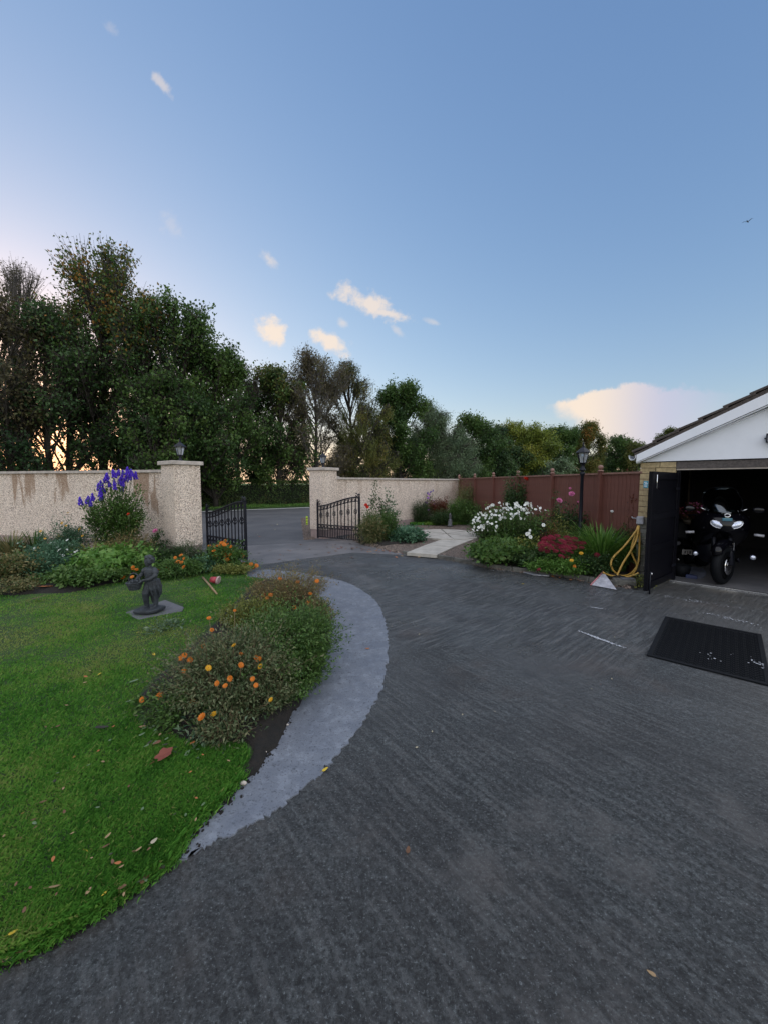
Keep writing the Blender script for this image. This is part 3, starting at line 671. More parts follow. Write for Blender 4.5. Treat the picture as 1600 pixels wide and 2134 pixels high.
# roof deck and tiles
rl = math.hypot(xm+.2, (RZ-EH)*(xm+.2)/xm)
for sgn in (1, -1):
    ex = -.07 if sgn > 0 else Wd+.07
    p0 = Vector((ex, 0, EH+.06-.07*math.tan(sl_)+.085)); p1 = Vector((xm, 0, RZ+.06+.09))
    V = []
    for y in (-ovh+.02, Dp+.1): V += [(p0.x, y, p0.z-.02), (p0.x, y, p0.z), (p1.x, y, p1.z), (p1.x, y, p1.z-.02)]
    MB().add(V, [(0, 1, 2, 3), (7, 6, 5, 4), (0, 4, 5, 1), (1, 5, 6, 2), (2, 6, 7, 3), (3, 7, 4, 0)]).build('roof_deck', M['roof_tile'], gt)
    V = []
    for y in (-ovh-.015, -ovh+.16): V += [(p0.x, y, p0.z-.055), (p0.x, y, p0.z+.05), (p1.x, y, p1.z+.05), (p1.x, y, p1.z-.055)]
    MB().add(V, [(0, 1, 2, 3), (7, 6, 5, 4), (0, 4, 5, 1), (1, 5, 6, 2), (2, 6, 7, 3), (3, 7, 4, 0)]).build('verge_mortar', M['roof_tile'], gt)
    d = (p1-p0); Lr = d.length; nc = 6; cw = Lr/nc; yw = .33
    tb = MB(); hh = []
    for j in range(9):
        y = -yw/2+yw*j/8*.985; hh.append((y, .018*abs(math.sin(2*math.pi*j/8))))
    V = []
    for xx, zz in ((-.02, .050), (cw+.03, .022)):
        V += [(xx, y, zz+q) for y, q in hh]+[(xx, y, zz-.028) for y, q in hh]
    Fq = []
    for j in range(8): Fq += [(j, j+1, 18+j+1, 18+j), (9+j, 27+j, 27+j+1, 9+j+1), (j, 9+j, 9+j+1, j+1), (18+j, 18+j+1, 27+j+1, 27+j)]
    Fq += [(0, 18, 27, 9), (8, 17, 35, 26)]
    tb.add(V, Fq); tme = tb.mesh('roof_tile', M['roof_tile'])
    Mr = Matrix.Rotation(math.atan2(-d.z, d.x), 4, 'Y')
    for r in range(nc):
        q = p0+d*(r/nc); ny = int((Dp+.3)/yw)
        for j in range(ny):
            o = obj('roof_tile', tme, gt, (q.x, -ovh-.03+yw/2+j*yw, q.z+.055+random.uniform(-.002, .003)))
            o.rotation_euler = (random.uniform(-.006, .006), math.atan2(-d.z, d.x), 0)
rd_ = MB().lathe([(.125, 0), (.135, .45)], 14, M=Matrix.Rotation(-math.pi/2, 3, 'X')).mesh('ridge_tile', M['roof_tile'])
for j in range(14): obj('ridge_tile', rd_, gt, (xm, -.22+.43*j, RZ+.20))
# floodlight on the gable
fl = thing('floodlight', 'black floodlight on a bracket high on the white gable', 'floodlight', GO+e1*(xm-.02)+Vector((0, 0, 2.36)), gan)
MB().box((0, -.10, 0), (.22, .05, .14), M=Matrix.Rotation(R(-25), 3, 'X')).build('lamp_body', M['iron'], fl, bevel=.01)
MB().box((0, -.132, -.012), (.18, .01, .10), M=Matrix.Rotation(R(-25), 3, 'X')).build('lamp_glass', M['lamp_glass'], fl)
MB().tube([(-.12, -.08, 0), (-.12, -.04, 0), (.12, -.04, 0), (.12, -.08, 0)], .008, 5).build('bracket', M['iron'], fl)
MB().ell((0, -.06, -.11), (.035, .03, .035), 10).build('motion_sensor', M['iron'], fl)
MB().tube([(.02, -.05, .06), (.0, -.05, .12), (.03, -.045, .16), (.05, -.04, .10)], .004, 5).build('cable', M['iron'], fl)
# open door leaf
dh = GO+e1*(X0+.02); dn = G(1341, 1238); dv = Vector((dn.x-dh.x, dn.y-dh.y, 0)); dl = dv.length; dan = math.atan2(dv.y, dv.x)
dt = thing('garage_door_leaf', 'tall black door leaf swung wide open at the left of the garage', 'door', (dh.x, dh.y, 0), dan)
DH = 1.86
MB().box((dl/2, 0, .05+DH/2-.02), (dl, .032, DH-.04)).build('door_panel', M['door_black'], dt)
for xx in (.045, dl-.045): MB().box((xx, .028, .05+DH/2-.02), (.09, .022, DH-.04)).build('stile', M['door_black'], dt, bevel=.003)
for zz in (.12, .68, 1.18, 1.80): MB().box((dl/2, .027, zz), (dl-.185, .020, .10)).build('ledge', M['door_black'], dt, bevel=.003)
MB().tube([(dl-.12, .055, 1.82), (dl-.12, .055, 1.62), (dl-.25, .055, 1.60)], .007, 6).build('hook', M['chrome'], dt)
MB().tube([(dl-.06, .05, .35), (dl-.06, .05, -.0)], .010, 6).build('drop_bolt', M['iron'], dt)
MB().ell((dl-.14, .045, .30), (.018, .012, .022), 8).build('knob', M['chrome'], dt)
for zz in (.3, 1.6): MB().box((.10, .045, zz), (.20, .008, .04)).build('strap_hinge', M['iron'], dt)
# sticker, hose hanger, drainpipe
def onface(x, z, y=-.03): return GO+e1*x+Vector((-e1.y, e1.x, 0))*y+Vector((0, 0, z))
t = thing('notice_plate', 'small light blue notice on the buff brick pier beside the door', 'notice', onface(.10, 1.67, -.026), gan)
MB().box((0, 0, 0), (.07, .006, .12)).build('plate', mat('cyan_card', (.10, .42, .55), .5, noise=.5, nscale=25), t)
for zz in (-.035, -.012, .012, .035): MB().box((random.uniform(-.008, .008), -.0045, zz), (.04, .002, .012)).build('print_line', M['white_upvc'], t)
t = thing('hose_hanger', 'white plastic hose hanger fixed to the garage pier above the yellow hose', 'hose hanger', onface(.055, 1.03, -.03), gan)
MB().box((0, -.05, 0), (.11, .11, .14)).build('housing', M['white_plastic'], t, bevel=.015)
MB().tube([(-.05, -.07, .03), (-.12, -.07, .035), (-.13, -.07, .06)], .012, 6).build('hook', M['white_plastic'], t)
t = thing('drainpipe', 'short grey pipe at the foot of the garage pier', 'pipe', onface(.04, .0, -.06), gan)
MB().tube([(0, 0, .02), (0, 0, .78)], .034, 12).build('pipe', M['brick_grey'], t)
for zz in (.25, .6): MB().lathe([(.036, zz), (.042, zz), (.042, zz+.04), (.036, zz+.04)], 12).build('pipe_clip', M['iron'], t)
# ------------------------------------------------------------------ hose
hp = onface(-.02, 1.10, -.10)
def hose_pts():
    P = []
    def seg(uvY):
        for (u, v, Y) in uvY: P.append(PX(u, v, Y))
    Y = hp.y-.28
    seg([(1331, 1098, Y), (1322, 1110, Y-.02), (1300, 1138, Y-.04), (1278, 1160, Y-.06), (1272, 1175, Y-.08), (1278, 1190, Y-.1), (1295, 1200, Y-.12), (1315, 1197, Y-.10), (1326, 1180, Y-.06), (1318, 1160, Y-.03), (1314, 1145, Y-.01), (1322, 1118, Y), (1329, 1096, Y+.02),
         (1331, 1110, Y), (1331, 1150, Y-.02), (1328, 1175, Y-.05), (1316, 1193, Y-.09), (1300, 1200, Y-.16), (1275, 1200, Y-.17), (1262, 1196, Y-.17), (1256, 1193, Y-.2)])
    return P
def bez(P, k=6):
    out = []
    for i in range(len(P)-1):
        p0 = P[max(i-1, 0)]; p1 = P[i]; p2 = P[i+1]; p3 = P[min(i+2, len(P)-1)]
        for j in range(k):
            t_ = j/k; out.append(.5*((2*p1)+(p2-p0)*t_+(2*p0-5*p1+4*p2-p3)*t_*t_+(3*p1-p0-3*p2+p3)*t_**3))
    return out+[P[-1]]
t = thing('garden_hose', 'yellow garden hose hanging in long loops on the garage pier', 'hose', (hp.x, hp.y, 0))
o_ = Vector((hp.x, hp.y, 0))
hb = MB(); hb.tube([p-o_ for p in bez(hose_pts())], .016, 8)
Y = hp.y-.30; P = [PX(u, v, Y-.03*i) for i, (u, v) in enumerate([(1330, 1100), (1325, 1125), (1312, 1150), (1298, 1172), (1289, 1190), (1286, 1199), (1300, 1203), (1318, 1199), (1330, 1194)])]
hb.tube([p-o_ for p in bez(P)], .016, 8)
hb.build('hose_loops', M['hose'], t)
# ------------------------------------------------------------------ field fence beyond the road, hedge base comes with the plants
def rail_fence(s0, s1, t_, label):
    a = road_pt(s0, wroad+t_); t = thing('rail_fence', label, 'fence', (a.x, a.y, 0), math.atan2(RD.y, RD.x)); L = s1-s0
    n = int(L/1.8)
    for i in range(n+1): MB().box((i*L/n, 0, .60), (.11, .11, 1.25)).build('fence_post', M['wood_grey'], t)
    for z in (.40, .78, 1.14): MB().box((L/2, -.07, z), (L, .035, .10)).build('rail', M['wood_grey'], t)
rail_fence(-16, -1.5, 2.9, 'weathered wooden rail fence beside the field across the road')
# marker post by the far pillar
mp = G(640, 1079); t = thing('marker_post', 'small fluorescent yellow marker post by the roadside', 'marker', (mp.x, mp.y, 0))
mp = PX(640, 1084, 15.0); t.location = (mp.x, mp.y, 0)
MB().box((0, 0, .19), (.065, .02, .40)).build('blade', M['marker'], t, bevel=.006)
for z in (.10, .20, .30): MB().box((0, -.0125, z), (.061, .004, .022)).build('band', M['iron'], t)
# ------------------------------------------------------------------ leaves and stems (numpy)
def unit(v): return v/np.maximum(np.linalg.norm(v, axis=-1, keepdims=True), 1e-9)
def leaves_mesh(P, D, N, ln, wd, fold=.15, droop=.1):
    """one folded kite per leaf: base P, direction D, side normal N, arrays of length and width"""
    D = unit(D); Sd = unit(np.cross(D, N)); Up = unit(np.cross(Sd, D)); ln = ln[:, None]; wd = wd[:, None]
    m = P+D*ln*.45+Up*ln*fold*.3
    V = np.stack([P, m+Sd*wd*.5+Up*wd*fold, P+D*ln-Up*ln*droop, m-Sd*wd*.5+Up*wd*fold], 1).reshape(-1, 3)
    n = len(P); Fq = np.arange(n*4).reshape(n, 4); return V, Fq
def stems_np(Pts, rad, k=3):
    """Pts (n,s,3) polylines, rad (n,s): thin prisms"""
    n, s, _ = Pts.shape; T = np.gradient(Pts, axis=1); T = unit(T)
    a = unit(np.cross(T, np.array([.31, .17, .93]))); b_ = np.cross(T, a)
    ang = np.arange(k)*2*math.pi/k
    ring = Pts[:, :, None, :]+rad[:, :, None, None]*(a[:, :, None, :]*np.cos(ang)[None, None, :, None]+b_[:, :, None, :]*np.sin(ang)[None, None, :, None])
    V = ring.reshape(-1, 3); base = (np.arange(n)*s*k)[:, None, None]+(np.arange(s-1)*k)[None, :, None]+np.arange(k)[None, None, :]
    nx = (np.arange(n)*s*k)[:, None, None]+(np.arange(s-1)*k)[None, :, None]+((np.arange(k)+1) % k)[None, None, :]
    Fq = np.stack([base, nx, nx+k, base+k], -1).reshape(-1, 4); return V, Fq
LM = leafmat
LM('leaf_mid', [(0.027, 0.0675, 0.0162), (0.054, 0.1148, 0.0243), (0.081, 0.1553, 0.0324), (0.1148, 0.1755, 0.0473)])
LM('leaf_dark', [(0.0135, 0.0351, 0.0135), (0.027, 0.0607, 0.0189), (0.0459, 0.0918, 0.0243), (0.0743, 0.1148, 0.0378)])
LM('leaf_grey', [(0.0405, 0.081, 0.0405), (0.081, 0.135, 0.0675), (0.135, 0.2025, 0.1148), (0.2025, 0.2565, 0.162)])
LM('leaf_blue', [(0.0243, 0.0675, 0.0378), (0.0459, 0.1148, 0.0607), (0.0743, 0.162, 0.0878), (0.1148, 0.2025, 0.1148)])
LM('leaf_bright', [(0.0405, 0.108, 0.0162), (0.0743, 0.1755, 0.027), (0.1148, 0.2295, 0.0405), (0.162, 0.2565, 0.0607)])
LM('leaf_dry', [(0.0743, 0.0473, 0.0243), (0.162, 0.1148, 0.0473), (0.2565, 0.189, 0.081), (0.135, 0.162, 0.054), (0.324, 0.2565, 0.135)])
LM('leaf_mixed', [(0.0324, 0.0675, 0.0189), (0.0743, 0.1148, 0.0324), (0.1485, 0.1485, 0.0607), (0.243, 0.189, 0.081), (0.081, 0.135, 0.054)])
LM('leaf_sage', [(.028, .050, .018), (.062, .098, .036), (.11, .145, .065), (.18, .175, .09), (.08, .12, .05)])
LM('leaf_red', [(0.0473, 0.0216, 0.0162), (0.108, 0.0297, 0.0216), (0.1755, 0.054, 0.027), (0.0675, 0.0675, 0.0243)])
LM('leaf_lime', [(0.081, 0.108, 0.0203), (0.1485, 0.1755, 0.0338), (0.216, 0.216, 0.054), (0.0675, 0.1215, 0.027)])
LM('bloom_orange', [(.42, .09, .006), (.55, .15, .010), (.62, .22, .012)], .15)
LM('bloom_yellow', [(.55, .28, .01), (.62, .34, .015)], .15)
LM('bloom_white', [(.66, .68, .66), (.82, .82, .80)], .15)
LM('bloom_purple', [(.045, .018, .34), (.080, .030, .55), (.14, .05, .70)], .2)
LM('bloom_pink', [(.55, .12, .30), (.68, .25, .42)], .15)
LM('bloom_red', [(.55, .02, .012), (.65, .05, .02)], .15)
LM('bloom_burgundy', [(.16, .010, .030), (.28, .022, .055), (.38, .05, .09)], .1)
LM('bloom_lilac', [(.22, .08, .35), (.34, .14, .45)], .1)
mat('bloom_disc', (.25, .09, .01), .8); mat('bloom_disc_green', (.30, .32, .03), .8)
# bloom meshes -------------------------------------------------------
def petal_ring(b, n, r, w_, z, cup, off=0, r0=.12):
    for i in range(n):
        a = 2*math.pi*(i+off)/n; c, s_ = math.cos(a), math.sin(a)
        def q(rr, t_, zz): return (rr*c-t_*s_, rr*s_+t_*c, z+zz)
        b.add([q(r*r0, -w_*.25, 0), q(r*.6, -w_*.5, cup*.6), q(r, -w_*.28, cup), q(r*1.04, 0, cup*.92), q(r, w_*.28, cup), q(r*.6, w_*.5, cup*.6), q(r*r0, w_*.25, 0)], [(0, 1, 5, 6), (1, 2, 4, 5), (2, 3, 4)])
def bl_mesh(nm, kind, mt, disc=None):
    b = MB()
    if kind == 'marigold': petal_ring(b, 12, 1, .42, 0, .12); petal_ring(b, 10, .72, .36, .10, .16, .5); petal_ring(b, 7, .42, .3, .18, .12)
    elif kind == 'anemone': petal_ring(b, 6, 1, .78, 0, .22)
    elif kind == 'rose':
        petal_ring(b, 5, 1, 1.1, 0, .35); petal_ring(b, 5, .78, .9, .1, .55, .5); petal_ring(b, 5, .5, .7, .15, .75, .2); b.ell((0, 0, .55), (.32, .32, .35), 8)
    elif kind == 'daisy': petal_ring(b, 13, 1, .3, 0, .05, r0=.25)
    elif kind == 'sedum':
        r_ = random.Random(5)
        for i in range(90):
            a = i*2.4; rr = math.sqrt(i/90); b.ell((rr*math.cos(a), rr*math.sin(a), .55*math.sqrt(max(0, 1-rr*rr))+r_.uniform(-.08, .08)), .115, 5)
    elif kind == 'spike':
        r_ = random.Random(8)
        for i in range(46):
            t_ = i/46; a = i*2.4+r_.uniform(-.4, .4); rr = (.38*(1-t_**2)+.06)*r_.uniform(.6, 1.15); s_ = .19*(1-t_*.45)*r_.uniform(.7, 1.2)
            b.ell((rr*math.cos(a), rr*math.sin(a), t_*1.7+r_.uniform(-.1, .1)), (s_, s_, s_*1.3), 6)
    if disc: b2 = len(b.f); b.ell((0, 0, .14), (.24, .24, .12), 8); 
    me = b.mesh(nm, [M[mt]]+([M[disc]] if disc else []))
    if disc:
        for p in me.polygons[b2:]: p.material_index = 1
    at = me.attributes.new('tint', 'FLOAT', 'POINT'); r_ = np.random.default_rng(3); at.data.foreach_set('value', r_.random(len(me.vertices)).astype(np.float32)); return me
BL = {'marigold': bl_mesh('bloom', 'marigold', 'bloom_orange', 'bloom_disc'), 'marigold_y': bl_mesh('bloom', 'marigold', 'bloom_yellow', 'bloom_disc'),
      'anemone': bl_mesh('bloom', 'anemone', 'bloom_white', 'bloom_disc_green'), 'rose_pink': bl_mesh('bloom', 'rose', 'bloom_pink'), 'rose_red': bl_mesh('bloom', 'rose', 'bloom_red'),
      'rose_white': bl_mesh('bloom', 'rose', 'bloom_white'), 'spike': bl_mesh('flower_spike', 'spike', 'bloom_purple'), 'sedum': bl_mesh('flower_head', 'sedum', 'bloom_burgundy'),
      'aster': bl_mesh('bloom', 'daisy', 'bloom_lilac', 'bloom_disc'), 'yellow': bl_mesh('bloom', 'daisy', 'bloom_yellow', 'bloom_disc'), 'white_small': bl_mesh('bloom', 'daisy', 'bloom_white', 'bloom_disc_green')}
def bloom(t, kind, pos, s, up=None, org=None):
    o = obj('flower_spike' if kind == 'spike' else 'flower_head' if kind == 'sedum' else 'bloom', BL[kind], t, Vector(pos)-(org or t.location))
    n = Vector(up or (random.uniform(-.5, .5), -.7+random.uniform(-.5, .5), random.uniform(.4, 1.1))).normalized()
    o.rotation_euler = n.to_track_quat('Z', 'Y').to_euler(); o.scale = (s*random.uniform(.72, 1.18),)*3; return o
# plant generators ----------------------------------------------------
def bush(name, label, cat, base, w, h, leaf, n, ll, lw, stem='stem', ns=60, t0=.25, d=None, fl=None, fine=1.0, seed=None, round_=.5, droopy=.1, group=None, big=0, srad=.003, lean=(0, 0), parent_thing=None, blooms_px=None, bs=.03):
    """plant of many stems fanning out of the ground, leaves along the stems; fl = (kind, count, size)"""
    g = np.random.default_rng(seed if seed is not None else abs(hash(label)) % 9999) if seed is not None else np.random.default_rng(sum(map(ord, label)))
    base = Vector(base); t = parent_thing or thing(name, label, cat, base, group=group); d = d or w
    a = g.uniform(0, 2*math.pi, ns); rr = np.sqrt(g.random(ns))
    tip = np.stack([rr*np.cos(a)*w/2, rr*np.sin(a)*d/2, h*(np.sqrt(np.clip(1-rr**2*round_*1.6, .05, 1)))*g.uniform(.70, 1.05, ns)], 1)
    tip *= np.where(g.random(ns) < .14, 1.26, 1.0)[:, None]; tip[:, 2] *= g.uniform(.85, 1.08, ns)
    tip[:, 0] += lean[0]; tip[:, 1] += lean[1]
    bs_ = np.stack([np.cos(a)*rr*w*.22, np.sin(a)*rr*d*.22, np.full(ns, -.02)], 1)
    mid = bs_*.6+tip*.4+np.stack([g.normal(0, .03, ns), g.normal(0, .03, ns), h*.18*np.ones(ns)], 1)
    s = np.linspace(0, 1, 6)[None, :, None]; Pts = (1-s)**2*bs_[:, None]+2*s*(1-s)*mid[:, None]+s**2*tip[:, None]
    V, Fq = stems_np(Pts, np.linspace(srad, srad*.4, 6)[None, :].repeat(ns, 0)); obj('stems', mesh_np('stems', V, Fq, M[stem]), t, kind='stuff')
    k_ = g.integers(0, ns, n); tt = t0+(1-t0)*g.random(n)**.8; tt_ = tt[:, None]
    P = (1-tt_)**2*bs_[k_]+2*tt_*(1-tt_)*mid[k_]+tt_**2*tip[k_]
    tw = 2.0*ll*fine; P = P+g.normal(0, 1, (n, 3))*np.array([tw, tw, tw*.6])*.5
    P[:, 2] = np.maximum(P[:, 2], .01)
    out = unit(P-np.array([0, 0, h*.35])); D = unit(out*.9+g.normal(0, .65, (n, 3))+np.array([0, 0, .15])); N = unit(np.array([0, 0, 1.0])+g.normal(0, .5, (n, 3)))
    sz = g.uniform(.6, 1.2, n); V, Fq = leaves_mesh(P, D, N, ll*sz, lw*sz, .15, droopy)
    tn = np.clip(g.normal(.5, .22, n)+.12*(P[:, 2]/h-.5)+.16*(vn(P[:, 0], P[:, 1], 6/max(w, .3), 5)-.5), 0, 1)
    obj('leaves', mesh_np('leaves', V, Fq, M[leaf], np.repeat(tn, 4)), t, kind='stuff')
    if big:
        # the large near leaves one can pick apart
        bm_ = bigleaf(leaf)
        r_ = random.Random(int(g.integers(1e6)))
        for i in range(big):
            th = r_.uniform(math.pi*1.02, math.pi*1.98); ph = r_.uniform(.15, 1.25)
            p = Vector((math.cos(th)*math.cos(ph)*w*.50, math.sin(th)*math.cos(ph)*d*.50, h*(.10+.86*math.sin(ph))))
            o = obj('leaf', bm_[i % 4], t, p+Vector((lean[0], lean[1], 0)))
            nrm = Vector((math.cos(th)+r_.uniform(-.5, .5), math.sin(th)+r_.uniform(-.5, .5), .8+r_.uniform(-.3, .7))).normalized()
            o.rotation_euler = (nrm.to_track_quat('Z', 'Y').to_matrix() @ Matrix.Rotation(r_.uniform(0, 6.28), 3, 'Z')).to_euler(); o.scale = (ll*r_.uniform(1.0, 1.6),)*3
    if fl:
        for kind, cnt, size in fl:
            idx = g.permutation(ns)[:cnt]; idx = list(idx)+[int(i) for i in g.integers(0, ns, max(0, cnt-ns))]
            for i in idx:
                p = tip[i]+g.normal(0, .012, 3)
                bloom(t, kind, (p[0], p[1], p[2]+.01), size, org=Vector((0, 0, 0)))
    if blooms_px:
        for (kind, u, v, dy, size) in blooms_px:
            p = PX(u, v, base.y+dy); o = bloom(t, kind, p, size)
            q = p-base; b_ = MB(); gz = max(q.z*.35, .02)
            b_.tube([(q.x*.6, q.y*.6, gz), (q.x*.9, q.y*.9+.0, gz+(q.z-gz)*.6), (q.x, q.y, q.z)], .0028, 4); b_.build('flower_stem', M[stem], t)
    return t
_bl = {}
def bigleaf(leaf):
    if leaf not in _bl:
        out = []
        for k_ in range(4):
            r_ = random.Random(k_+31); b = MB(); n = 9
            V = [(0, 0, 0)]; rim = []
            for i in range(n):
                a = -2.4+4.8*i/(n-1); rr = .55+.16*math.cos(a*3.2)+r_.uniform(-.05, .05)
                rim.append((rr*math.sin(a)*.9, .35+rr*math.cos(a), -.10*abs(math.sin(a))+r_.uniform(-.05, .05)-.12*max(0, math.cos(a))))
            V += [(0, .35, .08)]+rim
            b.add(V, [(1, 2+i, 3+i) for i in range(n-1)]+[(0, 1, 2+n-1), (0, 2, 1)])
            me = b.mesh('leaf', M[leaf]); at = me.attributes.new('tint', 'FLOAT', 'POINT'); at.data.foreach_set('value', np.full(len(me.vertices), .25+.22*k_, dtype=np.float32)); out.append(me)
        _bl[leaf] = out
    return _bl[leaf]
def strappy(name, label, cat, base, w, h, n, leaf, wd=.018, arch=.5, fl=None, group=None, seed=None):
    g = np.random.default_rng(sum(map(ord, label))); base = Vector(base); t = thing(name, label, cat, base, group=group)
    a = g.uniform(0, 2*math.pi, n); r0_ = np.sqrt(g.random(n))*w*.16; L = h*g.uniform(.6, 1.15, n); reach = w*.5*g.uniform(.25, 1.0, n)
    s = np.linspace(0, 1, 7)[None, :]
    rad = r0_[:, None]+reach[:, None]*s**1.5; z = L[:, None]*(s*(1.35)-arch*g.uniform(.6, 1.3, n)[:, None]*s**2.4)
    C = np.stack([rad*np.cos(a)[:, None], rad*np.sin(a)[:, None], np.maximum(z, .01)], -1)
    sd_ = np.stack([-np.sin(a), np.cos(a), 0*a], -1)[:, None, :]; tw = g.normal(0, .5, n)
    sd_ = unit(sd_+np.array([0, 0, 1.0])*tw[:, None, None]*.6); wv = wd*np.array([.8, 1, 1, .9, .75, .5, .06])[None, :, None]*g.uniform(.7, 1.2, n)[:, None, None]/2
    V = np.stack([C-sd_*wv, C+sd_*wv], 2).reshape(-1, 3)
    b0 = (np.arange(n)*14)[:, None]+np.arange(6)[None]*2; Fq = np.stack([b0, b0+1, b0+3, b0+2], -1).reshape(-1, 4)
    tn = np.repeat(np.clip(g.normal(.5, .25, n), 0, 1), 14); obj('leaves', mesh_np('leaves', V, Fq, M[leaf], tn), t, kind='stuff')
    if fl:
        for kind, cnt, size in fl:
            for i in range(cnt):
                p = C[int(g.integers(n)), -1]; bloom(t, kind, p, size, org=Vector((0, 0, 0)))
    return t
def at(u, Y, z=.08):
    p = PX(u, 1100, Y); return Vector((p.x, Y, z))
# ------------------------------------------------------------------ left bed, along the rust-streaked wall
mk = at(243, 8.2)
t = bush('monkshood', 'tall leafy monkshood with purple flower spikes against the streaked wall', 'plant', mk, 1.15, 1.62, 'leaf_mid', 7000, .075, .03, ns=80, t0=.12, d=.7, round_=.35, fine=.9)
for (u, v) in [(170, 1047), (183, 1044), (194, 1038), (190, 1050), (213, 1008), (221, 1000), (224, 996), (230, 1010), (208, 1017), (210, 1030), (240, 990), (247, 986), (254, 994), (258, 984), (263, 999), (268, 985), (272, 995), (283, 993), (250, 1003), (256, 1008), (240, 1006), (241, 1015), (255, 1019), (276, 988), (217, 1022), (212, 1038)]:
    p = PX(u, v+5, 8.2+random.uniform(-.25, .2)); o = bloom(t, 'spike', p, .082, up=(random.uniform(-.15, .15), random.uniform(-.15, .15), 1))
    q = p-mk; MB().tube([(q.x*.35, q.y*.4, q.z*.45), (q.x*.8, q.y*.9, q.z*.75), q], .004, 4).build('flower_stem', M['stem'], t)
bush('monkshood', 'low purple-flowered stem beside the base of the tall monkshood', 'plant', at(212, 7.95), .25, .42, 'leaf_mid', 300, .05, .02, ns=8, fl=[('aster', 4, .03)])
bush('withered_plant', 'withered yellow-brown foliage at the foot of the monkshood', 'plant', at(262, 7.85), 1.15, .62, 'leaf_dry', 2600, .07, .016, stem='stem_dry', ns=90, t0=.1)
strappy('crocosmia', 'dark strappy clump at the left end of the bed by the wall', 'plant', at(22, 7.9), .95, .60, 230, 'leaf_mixed', .022, .55)
strappy('iris', 'upright sword-leaved clump near the left end of the wall bed', 'plant', at(72, 8.1), .45, .50, 60, 'leaf_mid', .03, .2)
bush('goldenrod', 'grey-green shrub with small yellow flowers against the wall', 'plant', at(135, 8.3), 1.15, .74, 'leaf_blue', 5200, .05, .018, ns=90, fl=[('yellow', 16, .034)])
bush('white_daisy', 'blue-green plant dotted with small white flowers in the wall bed', 'plant', at(112, 7.2), 1.15, .52, 'leaf_blue', 6000, .045, .022, ns=90, fl=[('white_small', 26, .026)])
strappy('daylily', 'yellowing strappy daylily between the white flowers and the broad-leaved plant', 'plant', at(192, 7.5), 1.0, .46, 260, 'leaf_lime', .018, .6)
bush('geranium', 'broad-leaved bright green plant left of the statue head', 'plant', at(232, 6.75), 1.35, .50, 'leaf_bright', 3800, .075, .06, ns=80, big=150, d=1.1)
bush('geranium', 'low mid-green leafy plant at the lawn edge left of the statue', 'plant', at(158, 6.15), 1.15, .26, 'leaf_mid', 4600, .05, .035, ns=80, big=60, d=.8)
bush('lupin', 'bluish green mound of foliage under the white flowers', 'plant', at(80, 6.55), .95, .40, 'leaf_blue', 4200, .055, .025, ns=80, d=.9)
bush('mixed_plant', 'dull brown and green shrub at the left edge of the lawn bed', 'plant', at(18, 6.25), .9, .48, 'leaf_mixed', 3400, .05, .03, ns=70)
bush('ground_cover', 'trailing dull green growth in front of the dark shrub at the left edge', 'plant', at(8, 5.75), 1.0, .16, 'leaf_mixed', 2600, .04, .022, ns=60)
bush('rose_bush', 'thin rose with one pink bloom in front of the streaked wall', 'rose', at(322, 8.25), .50, .66, 'leaf_dark', 700, .05, .035, ns=12, t0=.4, blooms_px=[('rose_pink', 325, 1107, -.1, .05)])
bush('rose_bush', 'slight rose with an orange bloom low among the monkshood leaves', 'rose', at(272, 7.9), .25, .7, 'leaf_dark', 120, .04, .03, ns=5, t0=.3, blooms_px=[('rose_red', 269, 1072, -.2, .035)])
bush('lavender', 'dark feathery shrub at the foot of the near gate pillar', 'shrub', at(385, 7.7), .75, .46, 'leaf_dark', 5200, .035, .008, ns=110, d=.5)
bush('ground_cover', 'dark low foliage right of the statue head below the wall', 'plant', at(335, 7.5), .8, .30, 'leaf_dark', 3000, .05, .03, ns=60)
bush('marigold', 'green plant with loose orange marigolds right of the statue', 'marigold', at(372, 6.75), .95, .26, 'leaf_mid', 3600, .055, .022, ns=60, blooms_px=[('marigold', u, v, random.uniform(-.25, .15), .038) for u, v in [(348, 1181), (353, 1188), (329, 1189), (371, 1171), (379, 1172), (383, 1182), (378, 1157), (366, 1162), (345, 1195), (350, 1183), (384, 1164), (341, 1198)]])
bush('marigold', 'orange marigolds in the foliage behind the left shoulder of the statue', 'marigold', at(272, 6.45), .6, .26, 'leaf_mid', 1500, .05, .022, ns=40, blooms_px=[('marigold', u, v, random.uniform(-.2, .1), .04) for u, v in [(278, 1183), (285, 1187), (262, 1201), (257, 1203), (268, 1201), (188, 1207), (42, 1166)][:5]])
bush('nasturtium', 'lone orange nasturtium low in the left part of the wall bed', 'nasturtium', at(40, 7.0), .3, .4, 'leaf_mid', 300, .05, .04, ns=14, blooms_px=[('marigold', 38, 1166, -.1, .05)])
mg = [(446, 1150), (456, 1139), (470, 1130), (468, 1137), (449, 1158), (457, 1150), (462, 1160), (472, 1148), (478, 1143), (480, 1158), (466, 1166), (452, 1170), (474, 1168), (484, 1165), (447, 1141), (463, 1147), (455, 1163), (475, 1137), (484, 1150), (446, 1166), (437, 1139), (462, 1133), (470, 1158), (459, 1172), (480, 1172), (445, 1180), (470, 1177), (505, 1160), (482, 1141), (476, 1162), (490, 1170), (464, 1154), (451, 1152)]
bush('marigold', 'tall dense clump of bright orange marigolds beside the near gate leaf', 'marigold', at(463, 7.45), .80, .40, 'leaf_mid', 4200, .06, .024, ns=70, blooms_px=[('marigold', u, v-2, random.uniform(-.25, .2), .044) for u, v in mg])
